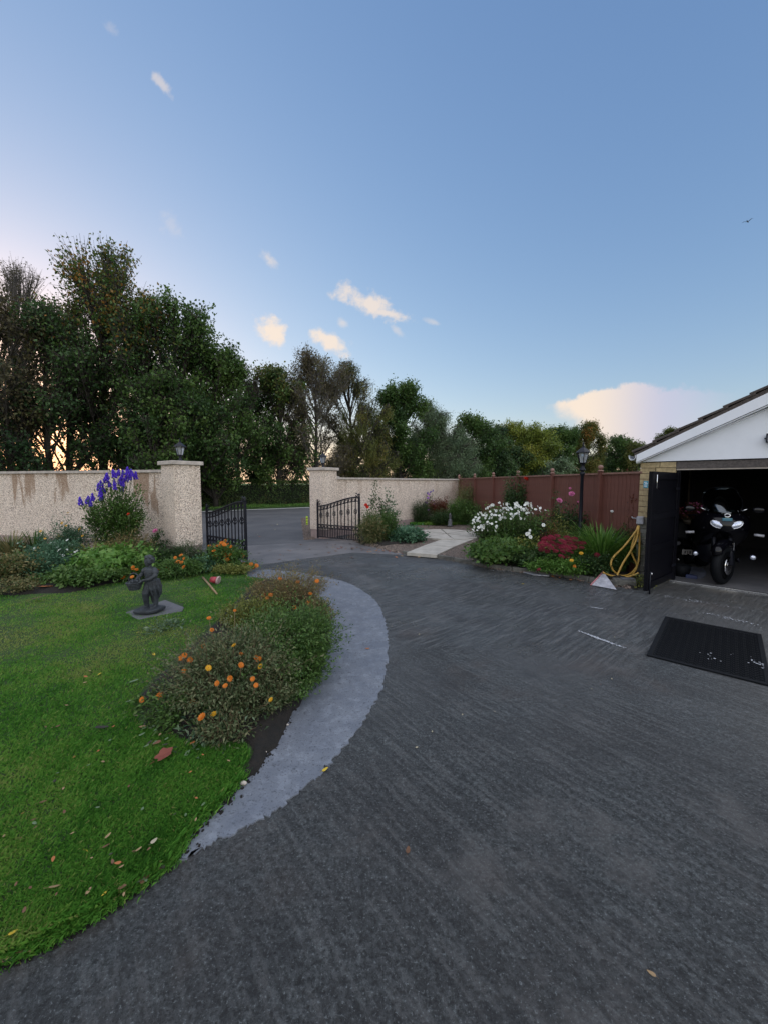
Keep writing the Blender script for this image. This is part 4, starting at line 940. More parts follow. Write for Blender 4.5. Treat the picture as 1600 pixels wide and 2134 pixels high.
bush('marigold', 'low edge of reddish orange marigolds on the concrete end of the bed', 'marigold', at(497, 7.2), .75, .12, 'leaf_mid', 1300, .05, .02, ns=30, d=.4, blooms_px=[('marigold', u, v, random.uniform(-.15, .1), .040) for u, v in [(499, 1179), (506, 1182), (513, 1178), (520, 1180), (530, 1183), (508, 1175), (535, 1179), (517, 1186), (524, 1176)]])
bush('ground_cover', 'light green trailing edge of the lawn bed beside the red pot', 'plant', at(480, 6.85), .85, .13, 'leaf_lime', 2000, .035, .018, ns=60, d=.35)
bush('ground_cover', 'bluish leaves beside the loose marigolds at the pillar foot', 'plant', at(415, 7.1), .6, .24, 'leaf_blue', 1800, .045, .03, ns=40)
# ------------------------------------------------------------------ island bed by the curved path
pb = lambda L, s=.034: [('marigold' if random.random() < .8 else 'marigold_y', u, v, dy-.20, s) for (u, v, dy) in L]
bush('spent_perennial', 'dry brown flowering clump at the far end of the island bed', 'plant', at(600, 4.85, .05), 1.05, .52, 'leaf_dry', 8500, .035, .009, stem='stem_dry', ns=330, t0=.15, d=1.0, round_=.25, srad=.0022, blooms_px=pb([(614, 1266, -.2), (647, 1237, 0), (550, 1240, 0), (565, 1240, -.1), (557, 1247, -.2), (643, 1256, -.2), (584, 1206, .2), (621, 1213, .2), (661, 1211, .1)], .028))
bush('spent_perennial', 'brown and green straggling stems on the path side of the island bed', 'plant', at(655, 4.35, .05), .48, .30, 'leaf_mixed', 3200, .035, .014, stem='stem_dry', ns=120, t0=.1, d=.7)
bush('phlox', 'dense green bush in the middle of the island bed next to the path', 'shrub', at(590, 3.50, .03), 1.02, .47, 'leaf_mid', 18000, .034, .014, ns=260, t0=.10, d=1.35, round_=.45)
bush('phlox', 'yellow-green top growth behind the dense green bush of the island bed', 'shrub', at(522, 4.3, .03), .85, .36, 'leaf_lime', 7500, .030, .012, ns=190, t0=.2, d=.8)
bush('marigold', 'straggly island marigold with many orange blooms and drying stems', 'marigold', at(470, 2.90, .03), 1.10, .50, 'leaf_sage', 17000, .032, .012, stem='stem_dry', ns=300, t0=.08, d=1.05, round_=.5,
     blooms_px=pb([(540, 1374, .1), (534, 1370, .12), (543, 1389, 0), (377, 1372, .1), (385, 1366, .1), (385, 1397, 0), (442, 1313, .4), (488, 1345, .2), (503, 1363, .2), (527, 1415, -.2), (534, 1428, -.25), (480, 1414, -.2), (453, 1424, -.25), (470, 1429, -.25), (503, 1386, -.05), (435, 1392, -.1), (397, 1375, .1), (490, 1272, .9), (565, 1458, -.3), (425, 1346, .3), (436, 1288, .8)], .0195))
bush('marigold', 'small grey-leaved marigold with one orange flower at the front of the island bed', 'marigold', at(428, 2.50, .03), .24, .12, 'leaf_blue', 230, .045, .016, ns=22, d=.2, big=0, blooms_px=pb([(421, 1494, .0), (446, 1488, .1)], .024))
bush('marigold', 'young marigold rosette with two orange flowers at the lawn corner of the bed', 'marigold', at(322, 2.78, .03), .36, .13, 'leaf_mid', 420, .042, .016, ns=26, d=.4, blooms_px=pb([(297, 1458, .05), (334, 1450, .1)], .026)+[('marigold_y', 352, 1538, -.35, .014)])
bush('seedling', 'pale grey-green rosette of lance leaves in the soil nearest the camera', 'plant', at(412, 2.36, .03), .16, .10, 'leaf_grey', 70, .055, .020, ns=10, t0=.3)
bush('seedling', 'lance-leaved seedling on the dark soil close to the path edge', 'plant', at(515, 2.50, .03), .12, .13, 'leaf_grey', 34, .055, .018, ns=8, t0=.3)
bush('seedling', 'flat grey-leaved weeds on the soil at the left corner of the island bed', 'plant', at(352, 2.60, .03), .42, .06, 'leaf_sage', 360, .034, .015, ns=30)
bush('wilting_stalks', 'pale bent dry stalks leaning over the left side of the island bed', 'plant', at(382, 3.45, .03), .16, .36, 'leaf_dry', 30, .03, .01, stem='stem_dry', ns=7, t0=.8)
bush('rosette_weed', 'dark sprawling weed lying on the lawn in front of the statue slab', 'plant', G(345, 1312, .04), .34, .06, 'leaf_grey', 190, .055, .02, ns=14, t0=.1)
bush('marigold', 'trailing grey-green growth of the island bed hanging over the dark soil by the path', 'plant', G(548, 1478, .03), .52, .28, 'leaf_sage', 3600, .032, .012, stem='stem_dry', ns=90, t0=.08, d=.5)
bush('phlox', 'low green skirt of the dense green bush reaching the path edge', 'shrub', G(622, 1425, .03), .50, .26, 'leaf_mid', 4200, .034, .014, ns=90, t0=.08, d=.8)
bush('marigold', 'spent brown and green stems sprawling at the near tip of the island bed', 'plant', G(470, 1535, .03), .46, .20, 'leaf_sage', 1500, .030, .012, stem='stem_dry', ns=80, t0=.1, d=.34)
bush('marigold', 'short leafy marigold growth at the lawn side of the island bed', 'plant', G(385, 1500, .03), .50, .20, 'leaf_mid', 1900, .032, .013, ns=80, t0=.1, d=.4, blooms_px=[('marigold', 402, 1462, 0, .022)])
# edging stones half buried between island bed and path
for i, (u, v, s) in enumerate([(669, 1318, .10), (672, 1332, .09), (553, 1567, .012), (522, 1608, .016), (508, 1632, .02), (497, 1615, .012), (568, 1550, .010), (600, 1510, .010), (530, 1590, .010)]):
    p = G(u, v, .02); lab = 'rounded dark edging stone between the island bed and the path' if s > .05 else 'small pale pebble at the soil edge of the curved path'
    b = MB(); b.ell((0, 0, 0), (s, s*.6, s*.6), 10); b.build('edging_stone' if s > .05 else 'pebble', M['slab' if s > .05 else 'coping'], None, p, label=lab, cat='stone', group='edging stones of the island bed' if s > .05 else 'pebbles along the path edge')
# ------------------------------------------------------------------ right beds
bush('mixed_shrub', 'green bush directly beside the far gate leaf', 'shrub', at(792, 10.75), 1.25, .86, 'leaf_mid', 9000, .06, .016, ns=160, t0=.1, d=.9, blooms_px=[('rose_red', 765, 1057, -.3, .05), ('rose_red', 763, 1053, -.3, .045)])
bush('ornamental_grass', 'olive grassy growth in front of the bush by the far gate', 'plant', at(775, 10.4), .75, .70, 'leaf_mixed', 3600, .10, .012, ns=120, t0=.05, d=.5)
bush('climbing_rose', 'tall thin rose stems rising above the bush near the plain wall', 'rose', at(787, 11.2), .6, 1.42, 'leaf_dark', 700, .06, .04, ns=9, t0=.45)
bush('climbing_rose', 'leafy rose shoot standing right of the tall thin stems', 'rose', at(812, 11.1), .4, 1.38, 'leaf_grey', 420, .07, .045, ns=6, t0=.5)
bush('kale', 'bluish green fleshy plant at the corner by the paved path', 'plant', at(845, 10.7), .95, .38, 'leaf_blue', 1900, .10, .06, ns=60, big=60, d=.8)
bush('lavender', 'dark spiky lavender-like shrub against the plain wall', 'shrub', at(872, 15.2), .95, .95, 'leaf_dark', 5200, .08, .014, ns=170, t0=.1, d=.8, round_=.3)
bush('michaelmas_daisy', 'purple-flowered plant at the foot of the plain wall', 'plant', at(893, 15.6), .5, 1.22, 'leaf_dark', 1100, .07, .02, ns=40, t0=.3, fl=[('aster', 26, .05)], blooms_px=[('spike', 896, 1026, 0, .06), ('spike', 901, 1024, 0, .06), ('spike', 890, 1029, 0, .05)])
bush('spiraea', 'red-brown autumn shrub against the plain wall', 'shrub', at(914, 15.3), .7, 1.0, 'leaf_red', 3000, .06, .03, ns=60, t0=.4, round_=.3)
bush('artemisia', 'dark grey-green low shrub below the red-brown autumn shrub', 'shrub', at(920, 14.6), .9, .60, 'leaf_dark', 3500, .06, .02, ns=80)
bush('mixed_shrub', 'large green shrub in the corner where wall and fence meet', 'shrub', at(967, 14.9), 1.35, 1.05, 'leaf_mid', 9000, .07, .022, ns=130, t0=.1, d=1.1)
bush('buddleia', 'tall brownish shrub rising above the fence corner', 'shrub', at(978, 15.9), 1.2, 1.62, 'leaf_mixed', 4200, .10, .02, stem='stem_dry', ns=90, t0=.35, round_=.25)
bush('grassy_plant', 'yellow-green grassy plant left of the corner shrub', 'plant', at(945, 15.1), .5, 1.0, 'leaf_bright', 1600, .10, .014, ns=60, t0=.1)
an = bush('japanese_anemone', 'large white-flowered anemone clump in the right border', 'plant', at(1055, 8.3), 1.6, 1.12, 'leaf_mid', 9500, .05, .03, ns=190, t0=.15, d=1.0, round_=.3)
g_ = random.Random(11); k_ = 0
while k_ < 150:
    u = g_.uniform(982, 1137); v = g_.uniform(1040, 1112); top = 1100-55*math.sin(min(1, max(0, (u-968)/90))*1.57) if u < 1060 else 1046+ (u-1060)*.12
    low = 1108 if u < 1035 else 1082
    if v < top-4 or v > low or (u > 1100 and v > 1072) : continue
    Y_ = 8.0+g_.uniform(-.3, .4)-.25*(v-1045)/60; p = PX(u, v, Y_); bloom(an, 'anemone', p, .029, up=(g_.uniform(-1.2, 1.2), -.7, g_.uniform(-.2, 1.2)))
    if k_ % 2 == 0:
        q = p-an.location; MB().tube([(q.x*.85, q.y*.8, q.z*.5), (q.x*.95, q.y*.95, q.z*.8), q], .003, 4).build('flower_stem', M['stem'], an)
    k_ += 1
for (u, v) in [(1060, 1149), (1101, 1111), (1104, 1119), (1097, 1113), (1131, 1094), (1103, 1105)]: bloom(an, 'anemone', PX(u, v, 7.4), .034, up=(0, -1, .3))
bush('hydrangea', 'broad dark leaves forming the skirt below the white anemones', 'shrub', at(1040, 7.75), 1.35, .50, 'leaf_mid', 4200, .08, .06, ns=100, d=.85, big=190)
bush('hydrangea', 'variegated yellow-green foliage between the anemones and the burgundy flowers', 'shrub', at(1090, 7.75), .7, .50, 'leaf_lime', 1500, .07, .05, ns=50, d=.6, big=50)
bush('hydrangea', 'dark leafy plant between the anemone skirt and the burgundy flowers', 'shrub', at(1108, 7.35), .7, .32, 'leaf_dark', 2400, .07, .05, ns=60, d=.5, big=40)
bush('climbing_rose', 'rose with red blooms climbing the brown fence behind the anemones', 'rose', at(1085, 11.4), .95, 1.62, 'leaf_dark', 3400, .06, .035, ns=50, t0=.2, d=.5, round_=.15, blooms_px=[('rose_red', 1096, 1000, -.2, .085)])
bush('clematis', 'dense climber covering the fence just left of the red-bloomed rose', 'climber', at(1063, 11.9), .55, 1.58, 'leaf_dark', 3200, .05, .03, ns=60, t0=.1, d=.4, round_=.1)
bush('rose_bush', 'rose bush with pink blooms left of the lamp post', 'rose', at(1183, 8.6), .75, 1.22, 'leaf_dark', 2600, .055, .035, ns=40, t0=.25, round_=.3, blooms_px=[('rose_pink', 1190, 1030, -.1, .055), ('rose_pink', 1164, 1044, -.2, .06), ('rose_pink', 1187, 1018, 0, .035), ('rose_pink', 1203, 1046, 0, .03)])
bush('fuchsia', 'light green airy shrub below the pink roses', 'shrub', at(1158, 8.1), .6, .90, 'leaf_lime', 2600, .05, .02, ns=60, t0=.2)
bush('barberry', 'small crimson-leaved shrub behind the burgundy flower heads', 'shrub', at(1146, 8.0), .42, .72, 'leaf_red', 1500, .04, .022, ns=40, fl=None)
bush('astilbe', 'feathery olive stems right of the crimson shrub', 'plant', at(1172, 7.7), .5, .66, 'leaf_mixed', 2200, .05, .008, ns=80, t0=.1)
sd_t = bush('sedum', 'burgundy sedum with broad flat flower heads in the right border', 'plant', at(1165, 7.15), .85, .42, 'leaf_mid', 1600, .06, .035, ns=50, d=.5)
for (u, v, s) in [(1137, 1124, .075), (1130, 1134, .07), (1143, 1139, .07), (1128, 1144, .06), (1148, 1119, .055), (1160, 1116, .055), (1163, 1138, .08), (1157, 1147, .06), (1181, 1120, .075), (1184, 1131, .09), (1176, 1142, .085), (1192, 1140, .075), (1187, 1149, .065), (1203, 1132, .06), (1213, 1131, .06), (1211, 1140, .05), (1170, 1128, .06), (1140, 1148, .055), (1196, 1122, .05), (1172, 1150, .06), (1150, 1130, .06), (1168, 1158, .05), (1180, 1160, .045)]:
    bloom(sd_t, 'sedum', PX(u, v+2, 6.98+random.uniform(-.1, .2)), s*1.15, up=(random.uniform(-.3, .3), -.45, 1))
bush('agapanthus', 'mounded green leaves at the foot of the strappy clump', 'plant', at(1215, 7.15), .75, .46, 'leaf_bright', 3200, .05, .02, ns=70, d=.6)
strappy('daylily', 'big arching clump of strappy green leaves before the garage', 'plant', at(1255, 7.15), 1.35, .84, 520, 'leaf_bright', .020, .55)
strappy('daylily', 'darker strappy leaves hanging behind the yellow hose', 'plant', at(1292, 6.95), .8, .62, 260, 'leaf_mid', .018, .7)
bush('rose_bush', 'dark leafy rose between the lamp post and the garage', 'rose', at(1238, 8.1), .95, .72, 'leaf_dark', 3400, .055, .035, ns=60, blooms_px=[('rose_white', 1274, 1066, -.5, .035)])
bush('rose_bush', 'dark rose bush against the fence end beside the garage pier', 'rose', at(1310, 7.25), .62, .92, 'leaf_dark', 2600, .05, .03, ns=50, t0=.2, blooms_px=[('rose_pink', 1313, 1044, 0, .022)])
bush('climbing_rose', 'sparse reddish climbing shoots on the fence beside the garage pier', 'rose', at(1322, 7.1), .42, 1.72, 'leaf_red', 240, .05, .03, ns=8, t0=.5)
bush('bergenia', 'dark mixed growth under the strappy leaves near the kerb', 'plant', at(1240, 6.75), .85, .36, 'leaf_dark', 4200, .045, .026, ns=90, d=.5)
bush('marigold', 'low green edge plant with two orange blooms by the kerb', 'marigold', at(1193, 6.75), .72, .26, 'leaf_bright', 2600, .050, .018, ns=60, d=.45, blooms_px=[('marigold_y', 1190, 1168, -.1, .042), ('marigold_y', 1210, 1153, 0, .034), ('marigold', 1196, 1180, -.15, .03)])
bush('ground_cover', 'bright green leafy edge below the burgundy sedum', 'plant', at(1145, 6.95), .8, .20, 'leaf_bright', 2600, .050, .02, ns=70, d=.4)
bush('dahlia', 'small dark red dahlia among the leaves behind the white sack', 'dahlia', at(1247, 6.6), .35, .33, 'leaf_dark', 500, .05, .03, ns=16, blooms_px=[('sedum', 1243, 1157, .1, .045), ('sedum', 1253, 1185, 0, .04), ('sedum', 1122, 1187, .1, .03)])
bush('weed', 'little green weed growing at the foot of the black door leaf', 'weed', G(1333, 1221, .02), .28, .16, 'leaf_lime', 260, .045, .02, ns=16)
bush('rose_bush', 'low dark shrub in front of the fence between anemones and pink roses', 'shrub', at(1130, 9.3), 1.1, .78, 'leaf_dark', 3200, .06, .03, ns=70)
bush('heather', 'dark shrub at the fence foot behind the anemones', 'shrub', at(1030, 11.2), 1.5, .75, 'leaf_dark', 3600, .06, .03, ns=70)
# ------------------------------------------------------------------ hedge and verge grass across the road
hA = road_pt(-3.0, wroad+2.6); hedge_t = thing('hedge', 'clipped dark green hedge along the far side of the road', 'hedge', (hA.x, hA.y, 0), math.atan2(RD.y, RD.x))
g = np.random.default_rng(5); n = 52000; Lh = 42
P = np.stack([g.uniform(0, Lh, n), g.uniform(-.55, .55, n), g.uniform(.0, 1.80, n)], 1)
f = g.integers(0, 3, n); P[f == 0, 1] = -.55+g.normal(0, .07, (f == 0).sum()); P[f == 1, 2] = 1.80+.10*(vn(P[f == 1, 0], P[f == 1, 0]*0, .9, 3)-.5)+g.normal(0, .05, (f == 1).sum())
V, Fq = leaves_mesh(P, g.normal(0, 1, (n, 3))+np.array([0, -.4, .2]), g.normal(0, 1, (n, 3)), g.uniform(.07, .13, n), g.uniform(.04, .08, n))
LM('hedge_leaf', [(0.0256, 0.0512, 0.016), (0.048, 0.0928, 0.0256), (0.0832, 0.136, 0.0352), (0.144, 0.136, 0.048)])
obj('foliage', mesh_np('foliage', V, Fq, M['hedge_leaf'], np.repeat(np.clip(.5*g.random(n)+.5*vn(P[:, 0], P[:, 2], 1.3, 8), 0, 1), 4)), hedge_t, kind='stuff')
MB().box((Lh/2, .05, .78), (Lh, .75, 1.5)).build('inner_wood', mat('hedge_core', (.012, .016, .008), .95, noise=.5, nscale=4), hedge_t)
# low rough growth under the rail fence
def rough(name, s0, s1, t_, dep, h, n, leaf, label=None, **kw):
    g = np.random.default_rng(n); a = road_pt(s0, wroad+t_); L_ = s1-s0
    P = np.stack([g.uniform(0, L_, n), g.uniform(0, dep, n), np.zeros(n)], 1); hh = h*(.4+1.0*vn(P[:, 0], P[:, 1], .8, n % 50))
    P[:, 2] = g.random(n)*hh*.6; V, Fq = leaves_mesh(P, np.array([0, 0, 1.0])+g.normal(0, .45, (n, 3)), g.normal(0, 1, (n, 3)), hh*.6+.05, np.full(n, .03))
    o = obj(name, mesh_np(name, V, Fq, M[leaf], np.repeat(g.random(n), 4)), None, (a.x, a.y, .02), kind='stuff', **kw); o.rotation_euler = (0, 0, math.atan2(RD.y, RD.x)); return o
rough('verge_grass', -25, 45, .15, 2.2, .16, 26000, 'leaf_bright', label='rough bright grass on the verge across the road', cat='grass')
rough('undergrowth', -14, 8, 2.2, 1.6, .75, 9000, 'leaf_mixed', label='brown and green undergrowth beneath the rail fence across the road', cat='undergrowth')
# ------------------------------------------------------------------ trees
LM('tree_green', [(0.024, 0.056, 0.02), (0.048, 0.1, 0.028), (0.084, 0.156, 0.036), (0.14, 0.2, 0.052)], .35)
LM('tree_dark', [(0.016, 0.04, 0.018), (0.032, 0.072, 0.026), (0.056, 0.11, 0.034), (0.09, 0.144, 0.048)], .3)
LM('tree_olive', [(0.048, 0.068, 0.02), (0.084, 0.11, 0.028), (0.14, 0.156, 0.04), (0.22, 0.17, 0.044)], .35)
LM('tree_autumn', [(0.06, 0.09, 0.024), (0.11, 0.14, 0.032), (0.24, 0.15, 0.036), (0.38, 0.15, 0.032)], .35)
LM('tree_brown', [(0.06, 0.06, 0.032), (0.104, 0.092, 0.048), (0.14, 0.116, 0.06), (0.1, 0.12, 0.04)], .35)
LM('tree_willow', [(0.06, 0.1, 0.056), (0.11, 0.164, 0.09), (0.17, 0.24, 0.13), (0.24, 0.3, 0.18)], .35)
LM('tree_yellow', [(0.07, 0.11, 0.024), (0.14, 0.19, 0.032), (0.24, 0.28, 0.044), (0.34, 0.3, 0.06)], .35)
def tree(name, label, u, Y, halfw, vtop, leaf, dens=1.0, leafs=.13, cl=46, low=.14, seed=0, twig=1.0, top_leaf=None, narrow=.55, weep=0.0, group='trees across the road', depth=None, ragged=1.0, bark='bark', twr=.022):
    base = PX(u, 1000, Y); base.z = -.02; g = np.random.default_rng(seed+101)
    hgt = PX(u, vtop, Y).z; w = halfw/800*Y; t = thing(name, label, 'tree', base, group=group)
    # trunk
    lean = g.normal(0, .02, 2)*hgt; s = np.linspace(0, 1, 9)
    tr = np.stack([lean[0]*s**2+.12*np.sin(s*5+seed), lean[1]*s**2+.1*np.cos(s*4+seed), s*hgt*.90], 1); r0_ = max(.07, .016*hgt)
    b = MB(); b.tube([tuple(p) for p in tr], [r0_*(1-.88*x)+.012 for x in s], 8)
    b.build('trunk', M['bark'], t)
    # clump centres in the crown envelope
    zz = low+(1-low)*g.random(cl)**.85; zz[:4] = [.97, .90, .86, .93]
    zc = np.clip((zz-low)/(1-low), 0, 1); prof = np.where(zc < .35, .72+.28*zc/.35, np.sqrt(np.clip(1-((zc-.35)/.68)**2.3, .02, 1)))
    aa = g.uniform(0, 2*math.pi, cl); rr = np.sqrt(g.uniform(.12, 1, cl))
    C = np.stack([np.cos(aa)*rr*prof*w, np.sin(aa)*rr*prof*w*.8, zz*hgt*.97], 1); C[:, :2] += lean*zz[:, None]**2
    j = np.clip(zz-.10-.18*rr, .06, .9); base_pt = np.stack([np.interp(j, s, tr[:, 0]), np.interp(j, s, tr[:, 1]), j*hgt*.90], 1)
    q = np.linspace(0, 1, 6)[None, :, None]; mid = base_pt*.45+C*.55+np.array([0, 0, .03*hgt])*(g.normal(.2, 1, (cl, 1)))
    L_ = (1-q)**2*base_pt[:, None]+2*q*(1-q)*mid[:, None]+q**2*C[:, None]
    V1, F1 = stems_np(L_, (np.linspace(.30, .09, 6)[None, :]*r0_).repeat(cl, 0), 4)
    # twigs
    C[:, :2] *= .88; crad = w*g.uniform(.22, .40, cl)*(1.15-.3*zz); crad = np.maximum(crad, w*.14)
    nt = int(cl*24*twig); ci = g.integers(0, cl, nt); st = L_[ci, g.integers(2, 6, nt)]
    en = C[ci]+unit(g.normal(0, 1, (nt, 3)))*crad[ci][:, None]*g.uniform(.5, 1.15*ragged, (nt, 1))*np.array([1, 1, .8])+np.array([0, 0, crad.mean()*.25-weep*crad.mean()])
    q = np.linspace(0, 1, 4)[None, :, None]; T_ = st[:, None]*(1-q)+en[:, None]*q+np.array([0, 0, 1])*np.sin(q*math.pi)*.1*crad[ci][:, None, None]
    V2, F2 = stems_np(T_, np.linspace(twr, twr*.3, 4)[None, :].repeat(nt, 0), 3)
    obj('branches', mesh_np('branches', np.concatenate([V1, V2]), np.concatenate([F1, F2+len(V1)]), M[bark]), t, kind='stuff')
    # leaves along the twigs
    n = int(dens*9000*max(.35, (w*hgt)/22)); ti = g.integers(0, nt, n); tt = g.random((n, 1))**.6
    P = st[ti]*(1-tt)+en[ti]*tt+g.normal(0, 1, (n, 3))*leafs*1.25+(np.array([0, 0, -1])*g.random((n, 1))*weep*crad[ci[ti]][:, None])
    ok = P[:, 2] > hgt*low*.55; P = P[ok]; n = len(P); ti = ti[ok]
    D = g.normal(0, .8, (n, 3))+np.array([0, 0, -.25-weep]); sz = g.uniform(.6, 1.25, n)*leafs
    V, Fq = leaves_mesh(P, D, g.normal(0, .6, (n, 3))+np.array([0, 0, 1.0]), sz*1.45, sz*(.95 if weep < .3 else .35), .2, .1)
    ct = g.random(cl); tn = np.clip(.62*ct[ci[ti]]+.38*g.random(n), 0, 1)  # a tint per clump stands in for lit and shaded clumps
    me = mesh_np('crown', V, Fq, [M[leaf]]+([M[top_leaf]] if top_leaf else []), np.repeat(tn, 4))
    if top_leaf:
        mi = ((P[:, 2]/hgt+.18*g.normal(0, 1, n) > .86)).astype(np.int32); me.polygons.foreach_set('material_index', mi)
    obj('crown', me, t, kind='stuff'); return t
TR = [  # u, Y, half width, top v, leaf, dens, cl, low, options, label
 (20, 20.5, 120, 600, 'tree_brown', .9, 44, .10, dict(), 'dark broad tree at the left edge of the row'),
 (45, 24.0, 75, 535, 'tree_brown', .22, 40, .35, dict(twig=1.6, leafs=.08, bark='birch_twig', twr=.013), 'thin nearly bare birch top rising behind at the left edge'),
 (110, 21.5, 110, 640, 'tree_dark', 1.0, 46, .10, dict(), 'dark green tree between the left edge and the tallest tree'),
 (222, 23.5, 140, 508, 'tree_green', .85, 60, .16, dict(top_leaf='tree_autumn', twig=1.3), 'tallest tree of the row with orange-tinged top'),
 (150, 23.0, 75, 590, 'tree_olive', .7, 36, .2, dict(), 'slimmer olive tree on the left shoulder of the tallest tree'),
 (300, 23.0, 95, 612, 'tree_dark', .95, 46, .12, dict(top_leaf='tree_autumn'), 'dark tree with rusty upper leaves right of the tallest tree'),
 (385, 24.0, 120, 645, 'tree_green', 1.9, 72, .10, dict(), 'densest green tree behind the near gate pillar'),
 (445, 25.0, 95, 720, 'tree_green', 1.5, 52, .12, dict(), 'lower dense green tree right of the densest one'),
 (330, 21.5, 80, 770, 'tree_green', 1.3, 40, .12, dict(), 'low leafy maple just behind the streaked wall'),
 (500, 28.0, 55, 722, 'tree_brown', .25, 34, .3, dict(twig=1.6, leafs=.08, bark='birch_twig', twr=.013), 'wispy half-bare birch in the gap above the gateway'),
 (585, 28.5, 58, 762, 'tree_green', .75, 44, .14, dict(top_leaf='tree_olive'), 'medium green tree above the hedge'),
 (540, 29.5, 50, 800, 'tree_dark', .6, 34, .2, dict(), 'small dark tree left above the hedge'),
 (655, 30.0, 72, 738, 'tree_brown', .75, 54, .16, dict(twig=1.8, leafs=.10, bark='birch_twig', twr=.016), 'open brown birch with fine twigs behind the far pillar'),
 (735, 32.0, 55, 748, 'tree_olive', .85, 42, .22, dict(twig=1.8, weep=.5), 'olive birch with hanging twigs right of the far pillar'),
 (765, 31.0, 52, 815, 'tree_olive', 1.1, 40, .10, dict(weep=.9), 'drooping brown-green birch behind the plain wall'),
 (835, 34.0, 58, 798, 'tree_green', 1.2, 52, .10, dict(), 'full green tree above the middle of the plain wall'),
 (895, 36.0, 50, 828, 'tree_willow', 1.2, 44, .12, dict(weep=.5), 'silvery green willow in the middle of the row'),
 (935, 36.0, 55, 878, 'tree_willow', 1.4, 40, .06, dict(weep=.7), 'lower grey-green willow beside the silvery one'),
 (985, 39.0, 50, 868, 'tree_green', 1.3, 44, .08, dict(), 'round green tree above the fence corner'),
 (1035, 41.0, 45, 892, 'tree_dark', 1.4, 38, .06, dict(), 'dark rounded tree behind the fence corner'),
 (1062, 47.0, 40, 880, 'tree_yellow', 1.2, 36, .2, dict(), 'yellow-green topped tree peering over the dark rounded tree'),
 (1105, 45.0, 52, 893, 'tree_yellow', 1.5, 44, .08, dict(), 'yellowish green bushy tree above the brown fence'),
 (1165, 48.0, 45, 890, 'tree_green', 1.3, 40, .08, dict(), 'green tree left of the lamp post'),
 (1218, 50.0, 38, 885, 'tree_olive', 1.4, 42, .06, dict(top_leaf='tree_autumn'), 'conifer-like tree with orange-tinted top behind the lamp post'),
 (1162, 30.0, 32, 958, 'tree_willow', 1.3, 26, .0, dict(leafs=.09), 'low grey-green shrubby tree just over the fence left of the lamp post'),
 (1290, 54.0, 40, 912, 'tree_green', 1.1, 40, .06, dict(), 'tree in the gap between the lamp post and the garage roof'),
 (1325, 52.0, 30, 925, 'tree_olive', .9, 26, .06, dict(), 'small olive tree against the left end of the garage roof'),
 (1388, 58.0, 26, 896, 'tree_olive', .9, 24, .3, dict(), 'treetop peeping over the slope of the garage roof'),
]
for i, (u, Y, hw, vt, lf, dn_, cl_, lo, op, lab) in enumerate(TR):
    tree('roadside_tree', lab, u, Y, hw*(1.12 if u < 520 else 1.3), vt, lf, dens=dn_*(.62 if u < 340 else .85 if u < 520 else 1.6 if u < 800 else 1.8), cl=cl_, low=lo, seed=i, **op)
# thicket filling behind the row on the right, and undergrowth trunks on the left
for i, (u, Y, hw, vt, lab) in enumerate([(1010, 46, 60, 930, 'dark understorey bush behind the fence corner trees'), (1080, 44, 60, 935, 'dark understorey bush below the yellowish tree'), (880, 42, 60, 905, 'dark understorey bush below the silvery willow'), (1255, 55, 45, 945, 'dark understorey bush right of the lamp post lantern'), (1140, 46, 60, 932, 'dark understorey bush left of the lamp post lantern'), (945, 40, 60, 915, 'dark understorey bush behind the end of the plain wall'), (800, 36, 60, 905, 'dark understorey bush behind the middle of the plain wall'), (730, 34, 50, 915, 'dark understorey bush just right of the far pillar lantern'), (1310, 56, 50, 945, 'dark understorey bush at the garage roof end')]):
    tree('thicket_bush', lab, u, Y, hw, vt, 'tree_dark', dens=1.6, cl=34, low=0, seed=60+i, group='understorey bushes')
# ------------------------------------------------------------------ statue
sp = G(318, 1274, .05)
ss = thing('paving_slab', 'flat grey slab set in the lawn under the stone statue', 'slab', tuple(G(320, 1272, .04)))
q = [G(u, v, .05)-ss.location for u, v in [(262, 1277), (345, 1251), (384, 1266), (380, 1274), (288, 1292)]]
MB().prism([(p.x, p.y) for p in q], -.03, .018).build('slab_top', M['slab'], ss, bevel=.006)
st = thing('statue', 'small dark stone statue of a girl holding a flower basket on the lawn', 'statue', (sp.x, sp.y, .070), R(-12))
b = MB(); K = .72/.74
def lim(P, rs, n=10): b.tube([Vector(p)*K for p in P], [r*K for r in rs], n)
def el(c, r, Mx=None): b.ell(Vector(c)*K, tuple(x*K for x in (r if isinstance(r, tuple) else (r,)*3)), 14, Mx)
# standing leg (figure's left, picture right), bent front leg
lim([(.05, .01, .05), (.055, .01, .16), (.05, .0, .28), (.035, .0, .38)], [.028, .036, .045, .06])
lim([(-.045, -.03, .05), (-.035, -.055, .15), (-.02, -.075, .24), (-.01, -.04, .32), (-.005, 0, .39)], [.027, .036, .044, .052, .062])
el((.055, -.035, .045), (.026, .055, .022)); el((-.05, -.07, .045), (.026, .055, .022))
# drape round the hips and falling behind
lim([(.015, .01, .40), (.02, .015, .34), (.03, .02, .27)], [.085, .092, .085]); lim([(.06, .02, .36), (.078, .03, .25), (.066, .04, .16)], [.046, .040, .022])
lim([(-.04, .045, .36), (-.05, .055, .24), (-.02, .06, .08)], [.046, .036, .024])
for k_ in range(7):
    a = -2.6+k_*.55; lim([(.015+.082*math.cos(a), .01+.07*math.sin(a), .41), (.02+.10*math.cos(a+.2), .015+.082*math.sin(a+.2), .30), (.03+.085*math.cos(a+.3), .02+.07*math.sin(a+.3), .20)], [.010, .016, .008], 6)
# torso
lim([(.01, .005, .38), (.0, .0, .44), (.0, .0, .50), (.0, .0, .55), (.0, .0, .575)], [.075, .066, .072, .066, .035])
el((-.058, 0, .545), (.034, .034, .03)); el((.060, 0, .545), (.034, .034, .03))
